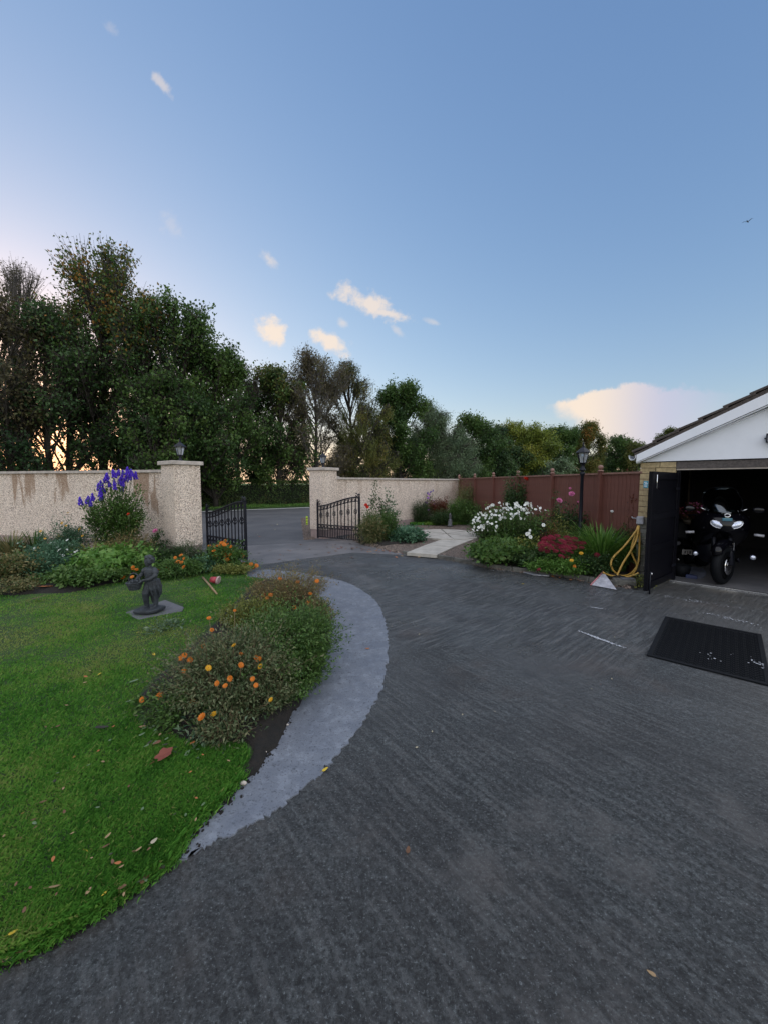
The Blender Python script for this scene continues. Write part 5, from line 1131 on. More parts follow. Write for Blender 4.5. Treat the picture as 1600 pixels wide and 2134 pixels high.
# arms holding the basket on the picture's left
lim([(-.068, 0, .545), (-.105, -.02, .48), (-.13, -.07, .435), (-.11, -.11, .42)], [.030, .028, .024, .018])
lim([(.070, 0, .545), (.10, -.03, .47), (.06, -.09, .43), (-.02, -.115, .42)], [.032, .032, .025, .018])
# puffed sleeves
el((-.085, -.005, .515), (.040, .040, .042)); el((.088, -.012, .512), (.042, .042, .044))
# hands with fingers
for hx, hy, sx in ((-.11, -.12, 1), (-.035, -.125, -1)):
    el((hx, hy, .415), (.018, .014, .016))
    for f_ in range(4): lim([(hx-.012+f_*.008, hy-.008, .41), (hx-.012+f_*.008+.004*sx, hy-.024, .402-.002*f_), (hx-.010+f_*.008, hy-.022, .388)], [.0052, .005, .004], 5)
    lim([(hx+.016*sx, hy, .418), (hx+.020*sx, hy-.014, .428)], [.006, .0045], 5)
# neck, head, face
lim([(0, 0, .56), (-.004, -.008, .61)], [.026, .026]); el((-.008, -.014, .655), (.050, .054, .062))
el((-.008, -.062, .650), (.009, .013, .012)); el((-.008, -.058, .627), (.016, .010, .006)); el((-.028, -.052, .662), (.010, .008, .007)); el((.012, -.052, .662), (.010, .008, .007)); el((-.008, -.045, .608), (.020, .018, .014))
el((-.030, -.045, .640), (.016, .014, .014)); el((.014, -.045, .640), (.016, .014, .014))
# curls
r_ = random.Random(4)
for i in range(60):
    th = r_.uniform(0, 6.28); ph = r_.uniform(-.5, 1.57); x, y, z = math.cos(th)*math.cos(ph), math.sin(th)*math.cos(ph), math.sin(ph)
    if y < -.55 and z < .55: continue
    el((-.008+x*.056, -.008+y*.058, .662+z*.060), r_.uniform(.013, .021))
fig = b.build('figure', M['stone_dark'], st)
md = fig.modifiers.new('remesh', 'REMESH'); md.mode = 'VOXEL'; md.voxel_size = .0040; md.use_smooth_shade = True
md = fig.modifiers.new('smooth', 'CORRECTIVE_SMOOTH'); md.factor = .5; md.iterations = 3; md.use_only_smooth = True
bs_ = MB(); bs_.prism([(-.14, -.14), (-.10, -.19), (.10, -.17), (.16, -.08), (.14, .08), (-.10, .10), (-.15, .0)], 0, .045); bs_.build('plinth', M['stone_dark'], st, bevel=.015)
bk = MB(); bc_ = Vector((-.125, -.13, .30))*K
bk.lathe([(0, 0), (.055, 0), (.075, .05), (.088, .10), (.075, .10), (.06, .06), (0, .06)], 18, bc_)
for i in range(5): bk.tube([(bc_.x+(.058+.008*i)*math.cos(a*.35), bc_.y+(.058+.008*i)*math.sin(a*.35), bc_.z+.01+.021*i) for a in range(18)], .0085, 5, closed=True)
bko = bk.build('basket', M['stone_dark'], st)
bk = MB(); bk.tube([(bc_.x+.085*math.cos(math.pi*j/12), bc_.y, bc_.z+.10+.11*math.sin(math.pi*j/12)) for j in range(13)], .008, 6); bk.build('basket_handle', M['stone_dark'], bko)
cl_m = MB(); r_ = random.Random(9)
for i in range(16): a = i*2.4; rr = .062*math.sqrt(i/16); cl_m.ell((bc_.x+rr*math.cos(a), bc_.y+rr*math.sin(a), bc_.z+.105+r_.uniform(-.01, .018)), r_.uniform(.014, .022), 7)
cl_m.build('carved_flowers', M['stone_dark'], bko)
# real blooms someone stuck in the basket
o = obj('bloom', BL['marigold'], None, st.location+Vector((-.13, -.16, .47)), label='orange flower head stuck in the basket of the statue', cat='flower'); o.scale = (.024,)*3; o.rotation_euler = (.7, 0, 0)
# ------------------------------------------------------------------ red pot and wooden handle on the lawn
p = G(449, 1216, .05); t = thing('plant_pot', 'red plastic pot tipped over on the lawn by the marigolds', 'pot', tuple(p), R(20)); t.scale = (.78,)*3
Mx = Matrix.Rotation(R(100), 3, 'Y') @ Matrix.Rotation(R(20), 3, 'X')
MB().lathe([(0, -.09), (.055, -.09), (.08, .07), (.075, .07), (.052, -.08), (0, -.08)], 16, (0, 0, .075), Mx).build('pot_body', M['red_plastic'], t)
MB().lathe([(.081, .05), (.09, .05), (.092, .085), (.083, .085)], 16, (0, 0, .075), Mx).build('pot_rim', mat('pink_rim', (.42, .30, .28), .7, noise=.3), t)
a_, b_2 = G(423, 1203, .07), G(453, 1238, .055)
t = thing('wooden_handle', 'pale wooden tool handle lying on the lawn beside the red pot', 'handle', tuple(a_))
MB().tube([(0, 0, 0), tuple((b_2-a_)*.5+Vector((0, 0, .004))), tuple(b_2-a_)], [.014, .016, .013], 8).build('shaft', M['wood'], t)
t = thing('junction_box', 'small dark box on the ground at the foot of the near pillar', 'box', tuple(at(417, 7.9, .08)), .4)
MB().box((0, 0, .07), (.16, .12, .14)).build('box_body', M['iron'], t, bevel=.01); MB().box((0, 0, .15), (.18, .14, .02)).build('lid', M['slab'], t, bevel=.006)
# ------------------------------------------------------------------ door mat
mc = [G(u, v) for u, v in [(1396, 1290), (1604, 1327), (1583, 1429), (1333, 1362)]]
c = sum(mc, Vector())/4; ex_ = ((mc[1]-mc[0])+(mc[2]-mc[3]))/2; ey_ = ((mc[0]-mc[3])+(mc[1]-mc[2]))/2; mw = ex_.length; mh = ey_.length; ma = math.atan2(ex_.y, ex_.x)
t = thing('rubber_mat', 'black ribbed rubber mat on the drive in front of the garage', 'mat', (c.x, c.y, .002), ma)
MB().box((0, 0, .004), (mw-.04, mh-.04, .006)).build('backing', M['rubber'], t)
for s_ in (-1, 1):
    MB().box((0, s_*(mh/2-.02), .008), (mw, .04, .016)).build('border', M['rubber'], t, bevel=.004); MB().box((s_*(mw/2-.02), 0, .008), (.04, mh-.081, .016)).build('border', M['rubber'], t, bevel=.004)
b = MB(); nx = int((mw-.1)/.032); ny = int((mh-.1)/.028)
for i in range(nx):
    for j in range(ny):
        x_ = -mw/2+.06+i*.032+(j % 2)*.016; y_ = -mh/2+.06+j*.028
        if x_ < mw/2-.05: b.box((x_, y_, .0095), (.024, .008, .007), rz=(.5 if (i+j) % 2 else -.5))
b.build('studs', M['rubber'], t, kind='stuff')
# chalky soap splashes left on mat and drive: thin dried films
mat('suds', (.50, .52, .56), .6, noise=.35, nscale=40)
def splash(lab, u, v, L_, W_, ang, n, z=.012, mm='suds'):
    p = G(u, v); r_ = random.Random(u); b = MB()
    for i in range(n):
        a = r_.gauss(0, .32)*L_; c_ = r_.gauss(0, .32)*W_; s_ = r_.uniform(.003, .011)
        pts = [(a*math.cos(ang)-c_*math.sin(ang)+s_*r_.uniform(.5, 1.3)*math.cos(k_*1.05), a*math.sin(ang)+c_*math.cos(ang)+s_*r_.uniform(.5, 1.3)*math.sin(k_*1.05)) for k_ in range(6)]
        zz = z+i*.00001; b.add([(x, y, zz) for x, y in pts], [(0, 1, 2, 3, 4, 5)])
    b.build('soap_residue', M[mm], None, (p.x, p.y, 0), label=lab, cat='residue', kind='stuff')
splash('whitish soap residue on the near right corner of the rubber mat', 1578, 1385, .20, .09, 1.2, 22, .020)
splash('few whitish flecks on the middle of the rubber mat', 1500, 1372, .45, .22, .3, 10, .020)
splash('white scrape line across the drive left of the rubber mat', 1248, 1332, .34, .028, R(-62), 230, .006)
splash('short pale scrape on the drive below the white sack', 1245, 1268, .16, .02, R(-35), 40, .006)
splash('pale flecks on the drive beyond the rubber mat', 1520, 1290, .5, .10, R(-60), 80, .006)
splash('pale flecks on the drive in front of the door leaf', 1440, 1252, .9, .12, R(-42), 110, .006)
splash('crumbs of white petals along the kerb', 1040, 1190, .55, .05, R(-20), 36, .008)
# ------------------------------------------------------------------ white sack, white strip, stone
t = thing('plastic_sack', 'crumpled white triangular sack with a red edge leaning by the kerb', 'sack', tuple(G(1256, 1224)))
o_ = t.location.copy(); A = G(1230, 1219, .01)-o_; B = G(1284, 1229, .01)-o_; T_ = PX(1256, 1191, G(1250, 1215).y+.06)-o_; Cc = G(1262, 1213, .01)-o_+Vector((.03, .10, 0))
b = MB(); n = 9; r_ = random.Random(2)
def crump(P0, P1, P2):
    V = []; ix = {}
    for i in range(n+1):
        for j in range(n+1-i):
            a, b1 = i/n, j/n; p = P0*(1-a-b1)+P1*a+P2*b1
            if 0 < i and 0 < j and i+j < n: p = p+Vector((r_.uniform(-1, 1), r_.uniform(-1, 1), r_.uniform(-1, 1)))*.010
            ix[i, j] = len(V); V.append(p)
    Fq = []
    for i in range(n):
        for j in range(n-i):
            Fq.append((ix[i, j], ix[i+1, j], ix[i, j+1]))
            if i+j < n-1: Fq.append((ix[i+1, j], ix[i+1, j+1], ix[i, j+1]))
    b.add(V, Fq, False)
crump(A, B, T_); crump(B, Cc, T_); crump(Cc, A, T_); b.build('sack_body', M['white_plastic'], t)
MB().tube([A+Vector((-.01, -.01, 0)), (A+T_)/2+Vector((-.01, -.015, 0)), T_+Vector((-.005, -.01, .006))], .010, 6).build('red_edge', mat('faded_red', (.50, .18, .20), .6, noise=.3), t)
q = [G(u, v) for u, v in [(1087, 1193), (1093, 1189.5), (1145, 1197), (1143, 1201.5), (1110, 1199)]]
t = thing('plastic_strip', 'flat white strip lying on the drive along the kerb', 'strip', tuple(q[0])); MB().prism([((p-q[0]).x, (p-q[0]).y) for p in q], .004, .016).build('strip', M['white_plastic'], t)
p = G(1300, 1222, .0); t = thing('stone_block', 'rough grey stone block lying under the yellow hose', 'stone', tuple(p), R(-20))
o = MB().box((0, .03, .055), (.33, .16, .12)).build('block', M['kerb'], t, bevel=.02)
MB().box((.05, .02, .125), (.20, .10, .03), rz=.2).build('chip', M['slab'], t, bevel=.01)
# tiny ornament by the back lawn
t = thing('garden_ornament', 'tiny grey garden ornament at the back lawn below the corner shrub', 'ornament', tuple(at(937, 14.2, .08)))
b = MB(); b.lathe([(0, 0), (.10, 0), (.10, .05), (.07, .07), (.085, .16), (.06, .26), (.03, .30)], 12); b.ell((0, 0, .35), (.055, .055, .065), 10); b.lathe([(.055, .37), (.03, .46), (0, .52)], 10); b.build('figure', M['slab'], t)
# ------------------------------------------------------------------ motorbike
fdir = Vector((-.50, -.866, 0)).normalized(); wc = G(1502, 1219)          # heading, front contact
mb = thing('motorbike', 'black touring motorbike with clear windscreen parked nose-out in the garage', 'motorbike', (wc.x, wc.y, .015), math.atan2(fdir.y, fdir.x)-R(0)); mb.scale = (1.05, 1.07, 1.05)
# local x forwards, y left, origin under the front wheel
KG = M['black_gloss']; RBR = M['rubber']
def wheel(x, r, wd, nm):
    Mr = Matrix.Rotation(math.pi/2, 3, 'X')
    prof = [(r-.085, -wd*.42), (r-.05, -wd*.5), (r-.012, -wd*.30), (r, 0), (r-.012, wd*.30), (r-.05, wd*.5), (r-.085, wd*.42)]
    t_ = MB().lathe([(p[0], p[1]) for p in prof]+[(r-.085, -wd*.42)], 36, (x, 0, r), Mr).build('tyre', RBR, None)
    h = bpy.data.objects.new(nm, None); link(h, mb); t_.parent = h
    if x == 0: h.rotation_euler = (0, 0, R(-30))
    b = MB(); b.tube([(x+(r-.09)*math.cos(a*.2618), 0, r+(r-.09)*math.sin(a*.2618)) for a in range(24)], .014, 6, closed=True)
    for k_ in range(5):
        a = k_*1.2566; b.tube([(x+.03*math.cos(a), 0, r+.03*math.sin(a)), (x+(r-.09)*math.cos(a), 0, r+(r-.09)*math.sin(a))], [.018, .012], 6)
    b.tube([(x, -.06, r), (x, .06, r)], .028, 10); b.build('rim', M['iron'], h)
    for s_ in (-1, 1): MB().lathe([(.08, -.002), (.145, -.002), (.145, .002), (.08, .002), (.08, -.002)], 24, (x, s_*.075, r), Mr).build('brake_disc', M['chrome'], h)
wheel(0, .31, .13, 'front_wheel'); wheel(-1.52, .31, .18, 'rear_wheel')
b = MB(); b.tube([(.34*math.cos(a), 0, .31+.34*math.sin(a)) for a in [x_*.16+.55 for x_ in range(14)]], [.02]+[.075]*12+[.02], 10)
b.build('mudguard', KG, mb).rotation_euler = (0, 0, R(-30))
for s_ in (-1, 1):
    MB().tube([(0, s_*.095, .31), (-.27, s_*.10, .98)], [.032, .026], 10).build('fork_leg', M['iron'], mb)
    MB().box((-.085, s_*.135, .60), (.012, .006, .12)).build('reflector', M['chrome'], mb)
# fairing: lofted rings down the nose
def loft(name, rings, m_, parent, n=20):
    V = []; Fq = []
    for (x, zc, ry, rz_, sq) in rings:
        for k_ in range(n):
            a = 2*math.pi*k_/n; cc, s1 = math.cos(a), math.sin(a)
            V.append((x, ry*math.copysign(abs(cc)**sq, cc), zc+rz_*math.copysign(abs(s1)**sq, s1)))
    for i in range(len(rings)-1):
        for k_ in range(n): Fq.append((i*n+k_, i*n+(k_+1) % n, (i+1)*n+(k_+1) % n, (i+1)*n+k_))
    Fq += [tuple(range(n))[::-1], tuple((len(rings)-1)*n+k_ for k_ in range(n))]
    return MB().add(V, Fq, True).build(name, m_, parent)
loft('fairing', [(.10, .93, .05, .06, .9), (.05, .95, .16, .12, .85), (-.05, .95, .25, .18, .8), (-.20, .93, .34, .24, .8), (-.40, .85, .37, .30, .8), (-.62, .72, .33, .30, .8), (-.8, .62, .25, .2, .8)], KG, mb)
loft('fuel_tank', [(-.45, .98, .10, .06, .9), (-.60, 1.02, .18, .12, .9), (-.85, .98, .19, .12, .9), (-1.0, .90, .12, .08, .9)], KG, mb)
loft('seat', [(-.98, .86, .12, .05, .8), (-1.2, .82, .17, .06, .8), (-1.5, .88, .18, .06, .8), (-1.75, .90, .12, .05, .8)], M['rubber'], mb)
loft('engine', [(-.35, .50, .12, .12, .7), (-.5, .46, .24, .22, .7), (-.95, .46, .24, .22, .7), (-1.1, .5, .14, .14, .7)], M['iron'], mb)
loft('tail', [(-1.3, .78, .14, .08, .8), (-1.7, .82, .13, .07, .8), (-1.95, .86, .07, .04, .8)], KG, mb)
# leaf-shaped twin headlights
for s_ in (-1, 1):
    V = []; npt = 14
    for k_ in range(npt):
        a = 2*math.pi*k_/npt; y = .088*math.cos(a); z = (.050+.010*math.cos(a))*math.sin(a)+.034*math.cos(a)
        V.append((.105-.9*((y+.105)**2)-.12*max(0, z)-.020, s_*(y+.104), .95+z))
    V.append((.135-.9*.012-.012, s_*.10, .95)); b = MB(); b.add(V, [((k_+1) % npt, k_, npt) if s_ > 0 else (k_, (k_+1) % npt, npt) for k_ in range(npt)], True)
    b.build('headlight', M['headlamp'], mb)
    MB().tube([Vector(p) for p in V[:npt]], .006, 5, closed=True).build('headlight_rim', M['chrome'], mb)
    MB().tube([(-.10, s_*.36, .80), (-.09, s_*.47, .79)], [.02, .022], 8).build('indicator', M['white_plastic'], mb)
    MB().tube([(-.16, s_*.22, 1.16), (-.18, s_*.30, 1.21)], .010, 6).build('mirror_arm', M['chrome'], mb)
    MB().ell((-.20, s_*.42, 1.18), (.02, .085, .05), 10).build('mirror', KG, mb)
    fg = MB(); fg.ell((-.02, s_*.34, .46), (.035, .045, .045), 12); fo = fg.build('fog_lamp', M['iron'], mb)
    MB().ell((.012, s_*.34, .46), (.012, .034, .034), 12).build('lens', M['headlamp'], fo)
    MB().tube([(-.45, s_*.10, 1.04), (-.46, s_*.28, 1.06), (-.56, s_*.40, 1.04)], .014, 8).build('handlebar', M['iron'], mb)
    MB().box((-1.55, s_*.34, .70), (.50, .20, .36)).build('pannier', M['iron'], mb, bevel=.04)
    MB().tube([(-.45, s_*.27, .36), (-.5, s_*.30, .30), (-.9, s_*.30, .30)], .016, 8).build('crash_bar', M['iron'], mb)
# windscreen: curved sheet with thickness
V = []; Fq = []; nu, nv = 12, 8
for layer in (0, .004):
    for j in range(nv+1):
        for i in range(nu+1):
            y = (i/nu*2-1); z = j/nv; wv = .20+.075*math.sin(min(1, z*1.2)*math.pi*.8); zt = z*.44*(1-.22*max(0, abs(y)-.0)**3*(z))
            V.append((.02-.30*z-.16*y*y-layer, y*wv*.9, 1.10+zt))
m1 = (nu+1)*(nv+1)
for j in range(nv):
    for i in range(nu):
        a = j*(nu+1)+i; Fq += [(a, a+1, a+nu+2, a+nu+1), (m1+a, m1+a+nu+1, m1+a+nu+2, m1+a+1)]
per = [i for i in range(nu+1)]+[(j+1)*(nu+1)-1 for j in range(1, nv+1)]+[nv*(nu+1)+i for i in range(nu-1, -1, -1)]+[j*(nu+1) for j in range(nv-1, 0, -1)]
Fq += [(per[k_], m1+per[k_], m1+per[(k_+1) % len(per)], per[(k_+1) % len(per)]) for k_ in range(len(per))]
mat('screen', (.10, .13, .14), .08, spec=.6, trans=.0)
mg_ = bpy.data.materials.new('tinted_screen'); mg_.use_nodes = True; tt_ = mg_.node_tree; tt_.nodes.clear(); kk = NT(tt_)
gl = kk.n('ShaderNodeBsdfGlossy', {'Color': (.9, .95, 1, 1), 'Roughness': .08}); tp = kk.n('ShaderNodeBsdfTransparent', {'Color': (.55, .6, .62, 1)})
kk.n('ShaderNodeOutputMaterial', {0: kk.n('ShaderNodeMixShader', {0: .09, 1: tp.outputs[0], 2: gl.outputs[0]}).outputs[0]})
ws = MB().add(V, Fq, True).build('windscreen', mg_, mb)
MB().tube([Vector(V[p]) for p in per[nu+1:]], .004, 5).build('screen_edge', M['iron'], ws)
MB().tube([(.075+.0*a, .034*math.cos(a*.52), 1.10+.024*math.sin(a*.52)) for a in range(12)], .009, 5, closed=True).build('badge', M['chrome'], mb)
MB().box((.085, 0, 1.065), (.01, .05, .010)).build('badge_bar', M['chrome'], mb)
MB().box((.08, 0, 1.035), (.03, .12, .05)).build('nose_panel', mat('teal_panel', (.05, .16, .22), .3), mb, bevel=.01)
MB().box((-.10, 0, 1.12), (.03, .26, .12)).build('instrument_panel', mat('dash_grey', (.01, .014, .014), .6), mb, bevel=.02)
# ------------------------------------------------------------------ other things in the garage
def gl_(x, y, z=0): return GO+e1*x+Vector((-e1.y, e1.x, 0))*y+Vector((0, 0, z))
p = PX(1441, 1153, 7.6); t = thing('scooter', 'dark scooter seen from behind with a pale number plate deep in the garage', 'scooter', (p.x, p.y, .015), math.atan2(fdir.y, fdir.x))
MB().box((-.35, 0, .55), (.5, .44, .42)).build('body', KG, t, bevel=.08)
pb_ = MB().box((-.08, .0, p.z-.01), (.008, .30, .105)).build('number_plate', mat('plate_white', (.55, .52, .50), .5, noise=.2), t)
for i, y in enumerate((-.10, -.06, -.02, .03, .07, .11)): MB().box((-.074, y, p.z-.01), (.003, .012 if i % 2 else .022, .055)).build('character', M['iron'], pb_)
MB().box((-.08, .03, p.z+.11), (.02, .12, .02)).build('reflector', M['chrome'], t)
MB().ell((-.10, -.22, p.z+.16), (.03, .05, .05), 10).build('rear_light', mat('lamp_grey', (.22, .22, .26), .3), t)
MB().tube([(-.10, -.20, p.z-.18), (-.35, -.2, p.z-.18)], .035, 10).build('exhaust', M['chrome'], t)
MB().tube([(-.11, -.18, p.z+.33), (-.10, -.26, p.z+.33)], .018, 8).build('indicator', M['white_plastic'], t)
Mr = Matrix.Rotation(math.pi/2, 3, 'X'); MB().lathe([(.15, -.05), (.22, -.055), (.235, 0), (.22, .055), (.15, .05), (.15, -.05)], 24, (-.35, 0, .235), Mr).build('rear_wheel', RBR, t)
# hanging basket of dried pink flowers
p = PX(1440, 1068, 7.3); t = bush('hanging_basket', 'ball of dull pink dried flowers hanging inside the garage doorway', 'hanging basket', (p.x, p.y, p.z-.16), .42, .36, 'leaf_red', 900, .04, .02, ns=50, fl=[('rose_pink', 36, .018)], round_=.6)
MB().lathe([(0, 0), (.10, .02), (.14, .10), (.13, .10), (.09, .03), (0, .01)], 14, (0, 0, -.08)).build('basket', M['wood_grey'], t)
MB().tube([(0, 0, .0), (0, 0, EH-p.z+.16-.02)], .003, 4).build('hanger', M['iron'], t)
# shelves with tins along the right inner wall
t = thing('shelf_rack', 'dark shelf rack against the inner right wall of the garage', 'shelves', gl_(Wd-.42, 2.4), gan)
for z in (.02, .5, 1.0, 1.5): MB().box((0, 0, z), (.36, 1.8, .025)).build('shelf', M['garage_dark'], t)
for x_ in (-.17, .17):
    for y_ in (-.88, .88): MB().box((x_, y_, .87), (.03, .03, 1.75)).build('upright', M['iron'], t)
for i, (y_, z_, r1, h1) in enumerate([(-.7, 1.0125, .08, .18), (-.45, 1.0125, .07, .14), (-.1, 1.0125, .09, .2), (-.6, 1.5125, .08, .2), (-.2, 1.5125, .07, .15), (.3, .5125, .1, .22), (-.5, .5125, .1, .2)]):
    q = gl_(Wd-.42, 2.4+0)+Vector((-e1.y, e1.x, 0))*y_+Vector((0, 0, z_)); t2 = thing('paint_tin', 'dim paint tin on the shelves in the dark of the garage', 'tin', tuple(q), 0, 'tins on the garage shelves')
    MB().lathe([(0, 0), (r1, 0), (r1, h1), (r1*.9, h1), (r1*.9, h1-.01), (0, h1-.01)], 16).build('tin_body', M['stone_dark'], t2)
t = thing('floor_bucket', 'small dark tub on the garage floor behind the door leaf', 'tub', tuple(gl_(X0+.10, .50, .015)))
MB().lathe([(0, 0), (.11, 0), (.14, .2), (.13, .2), (.10, .01), (0, .01)], 16).build('tub', M['rubber'], t)
t = thing('blue_box', 'small dark blue box on the wet garage floor beside the door', 'box', tuple(G(1440, 1205, .015)), gan)
MB().box((0, 0, .03), (.16, .08, .06)).build('box_body', mat('dull_blue', (.02, .03, .09), .5), t, bevel=.006)
MB().box((X0+OP/2, -.02, .012), (OP, .035, .018)).build('threshold_strip', M['chrome'], gt)
# wet film on the garage floor, its bluish-white reflection painted into the colour
mat('wet_film_sheen', (.30, .32, .40), .12, spec=.6, noise=.3, nscale=5)
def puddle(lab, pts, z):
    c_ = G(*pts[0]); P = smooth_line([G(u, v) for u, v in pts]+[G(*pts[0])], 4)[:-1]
    MB().prism([(x-c_.x, y-c_.y) for x, y in P], z-.002, z).build('puddle', M['wet_film_sheen'], None, (c_.x, c_.y, 0), label=lab, cat='puddle', kind='stuff')
puddle('wet puddle with painted pale reflection on the garage floor left of the front wheel', [(1412, 1188), (1430, 1183), (1462, 1186), (1470, 1198), (1462, 1207), (1432, 1206), (1420, 1200), (1424, 1194)], .019)
# ------------------------------------------------------------------ lawn grass
LM('grass_blade', [(.030, .110, .012), (.055, .18, .020), (.095, .26, .032), (.155, .30, .045), (.24, .28, .08)], .35, .7)
def grass(poly, n, name, label, hmin, hmax, near=True, seed=1, wd=.004, z=.035):
    g = np.random.default_rng(seed); xs = [p[0] for p in poly]; ys = [p[1] for p in poly]; m = n*14
    if near:                               # density falls with distance from the eye
        r_ = .9*(13/.9)**g.random(m); th = g.uniform(math.pi/2-.05, math.pi*1.02, m); X = r_*np.cos(th); Y = r_*np.sin(th)
    else: X = g.uniform(min(xs), max(xs), m); Y = g.uniform(min(ys), max(ys), m)
    k_ = inside(poly, X, Y); X = X[k_][:n]; Y = Y[k_][:n]; n = len(X)
    if near:
        k_ = (X/np.maximum(Y, .3) > -1.25) | (Y < 1.5); X = X[k_]; Y = Y[k_]; n = len(X)
    ed = edge_dist(poly, X, Y); dist = np.hypot(X, Y)
    hh = g.uniform(hmin, hmax, n)*(.75+.6*vn(X, Y, 2.2, 3))*np.where(ed < .06, 1.2, 1.0); ww = wd*g.uniform(.7, 1.3, n)*np.clip(dist/1.9, 1, 4.5)
    a = g.uniform(0, 6.283, n); ln = g.uniform(.2, 1.1, n)*hh; dx = np.cos(a)*ln; dy = np.sin(a)*ln; sx = -np.sin(a)*ww/2; sy = np.cos(a)*ww/2
    zb = np.full(n, z)+(vn(X, Y, 3, 4)-.5)*.018
    V = np.stack([np.stack([X-sx, Y-sy, zb-.01], 1), np.stack([X+sx, Y+sy, zb-.01], 1), np.stack([X+dx*.35+sx*.8, Y+dy*.35+sy*.8, zb+hh*.62], 1), np.stack([X+dx, Y+dy, zb+hh*.95], 1)], 1).reshape(-1, 3)
    patch = .5*vn(X, Y, .75, 31)+.3*vn(X, Y, 2.4, 32)+.2*vn(X, Y, 7, 33)
    tn = np.clip((patch-.5)*1.7+.44+g.normal(0, .17, n), 0, 1); tn = np.where(g.random(n) < .02, 1.0, tn)
    q = np.arange(n*4).reshape(n, 4)
    obj(name, mesh_np(name, V, q, M['grass_blade'], np.repeat(tn, 4)), None, label=label, cat='grass', kind='stuff')
lawn_np = [(p[0], p[1]) for p in lawn]
def cut(poly, holes, fn): pass
_in = inside
slabq = [tuple(G(u, v))[:2] for u, v in [(262, 1277), (345, 1251), (384, 1266), (380, 1274), (288, 1292)]]
bedA_in = [(p[0], p[1]) for p in bedA]; bedB_in = [(p[0], p[1]) for p in bedB]
def inside(poly, X, Y):
    r = _in(poly, X, Y)
    if poly is lawn_np: r &= ~_in(bedA_in, X, Y) & ~_in(slabq, X, Y) & ~_in(bedB_in, X, Y)
    return r
grass(lawn_np, 430000, 'lawn_grass', 'short green mown grass covering the lawn', .014, .030, seed=3, wd=.0024)
grass([(p[0], p[1]) for p in lawn2], 9000, 'back_lawn_grass', 'strip of green grass below the plain wall', .05, .09, near=False, seed=4, wd=.012, z=.10)
# longer tufts hanging over the edge of the drive
def fringe(pts, n, seed, lab):
    g = np.random.default_rng(seed); P = np.array([[p[0], p[1]] for p in pts]); k_ = g.integers(0, len(P)-1, n); f_ = g.random((n, 1)); Q = P[k_]*(1-f_)+P[k_+1]*f_
    Q += g.normal(0, .022, Q.shape); X, Y = Q.T; hh = g.uniform(.015, .042, n)*(.5+1.0*vn(X, Y, 5, 6)); a = g.uniform(0, 6.28, n); ln = hh*g.uniform(.3, 1.1, n); ww = .0027*g.uniform(.7, 1.4, n)*np.clip(np.hypot(X, Y)/2.2, 1, 3)
    dx = np.cos(a)*ln; dy = np.sin(a)*ln; sx = -np.sin(a)*ww/2; sy = np.cos(a)*ww/2; zb = np.full(n, .012)
    V = np.stack([np.stack([X-sx, Y-sy, zb], 1), np.stack([X+sx, Y+sy, zb], 1), np.stack([X+dx*.35+sx*.8, Y+dy*.35+sy*.8, zb+hh*.62], 1), np.stack([X+dx, Y+dy, zb+hh*.9], 1)], 1).reshape(-1, 3)
    obj('edge_grass', mesh_np('edge_grass', V, np.arange(n*4).reshape(n, 4), M['grass_blade'], np.repeat(np.clip(g.normal(.38, .2, n), 0, 1), 4)), None, label=lab, cat='grass', kind='stuff')
fringe(smooth_line([G(352, 1800), G(250, 1873), G(130, 1942), G(0, 2004), (-1.9, .98, 0)], 8), 11000, 8, 'longer grass tufts along the curved edge of the drive')
fringe(smooth_line([G(352, 1800), G(372, 1765), G(405, 1720), G(462, 1668), G(505, 1620)], 6), 2600, 9, 'grass tufts overhanging the near end of the mortar path')
fringe([tuple(G(u, v))[:2] for u, v in [(500, 1566), (430, 1570), (360, 1556), (300, 1532), (280, 1490), (298, 1445), (378, 1370), (448, 1300), (498, 1250)]], 4200, 10, 'grass tufts growing round the island bed')
# dark crumbs of soil along the path edge and between slabs
g = np.random.default_rng(77); b = MB(); P = smooth_line([G(u, v) for u, v in [(365, 1790), (410, 1722), (468, 1672), (518, 1612), (558, 1562), (600, 1490), (650, 1402), (676, 1340), (668, 1290), (640, 1240)]], 8)
for i in range(900):
    k_ = g.integers(0, len(P)-1); f_ = g.random(); x = P[k_][0]*(1-f_)+P[k_+1][0]*f_+abs(g.normal(0, .03))-.012; y = P[k_][1]*(1-f_)+P[k_+1][1]*f_+g.normal(0, .015); s_ = g.uniform(.002, .008); a = g.uniform(0, 3)
    b.box((x, y, .010), (s_*2, s_*1.4, s_*1.2), rz=a)
b.build('soil_crumbs', M['soil'], None, label='dark soil crumbs scattered along the edge of the mortar path', cat='soil', kind='stuff')
g = np.random.default_rng(78); b = MB(); P = smooth_line([G(352, 1803), G(250, 1877), G(130, 1947), G(0, 2009), (-1.85, .97, 0)], 8)
for i in range(1000):
    k_ = g.integers(0, len(P)-1); f_ = g.random(); x = P[k_][0]*(1-f_)+P[k_+1][0]*f_+g.normal(0, .012)+.004; y = P[k_][1]*(1-f_)+P[k_+1][1]*f_+g.normal(0, .012)-.008; s_ = g.uniform(.002, .007); a = g.uniform(0, 3)
    b.box((x, y, s_*.5), (s_*2, s_*1.4, s_*1.2), rz=a)
b.build('soil_crumbs', M['soil'], None, label='dark soil crumbs along the lawn edge at the bottom left', cat='soil', kind='stuff')
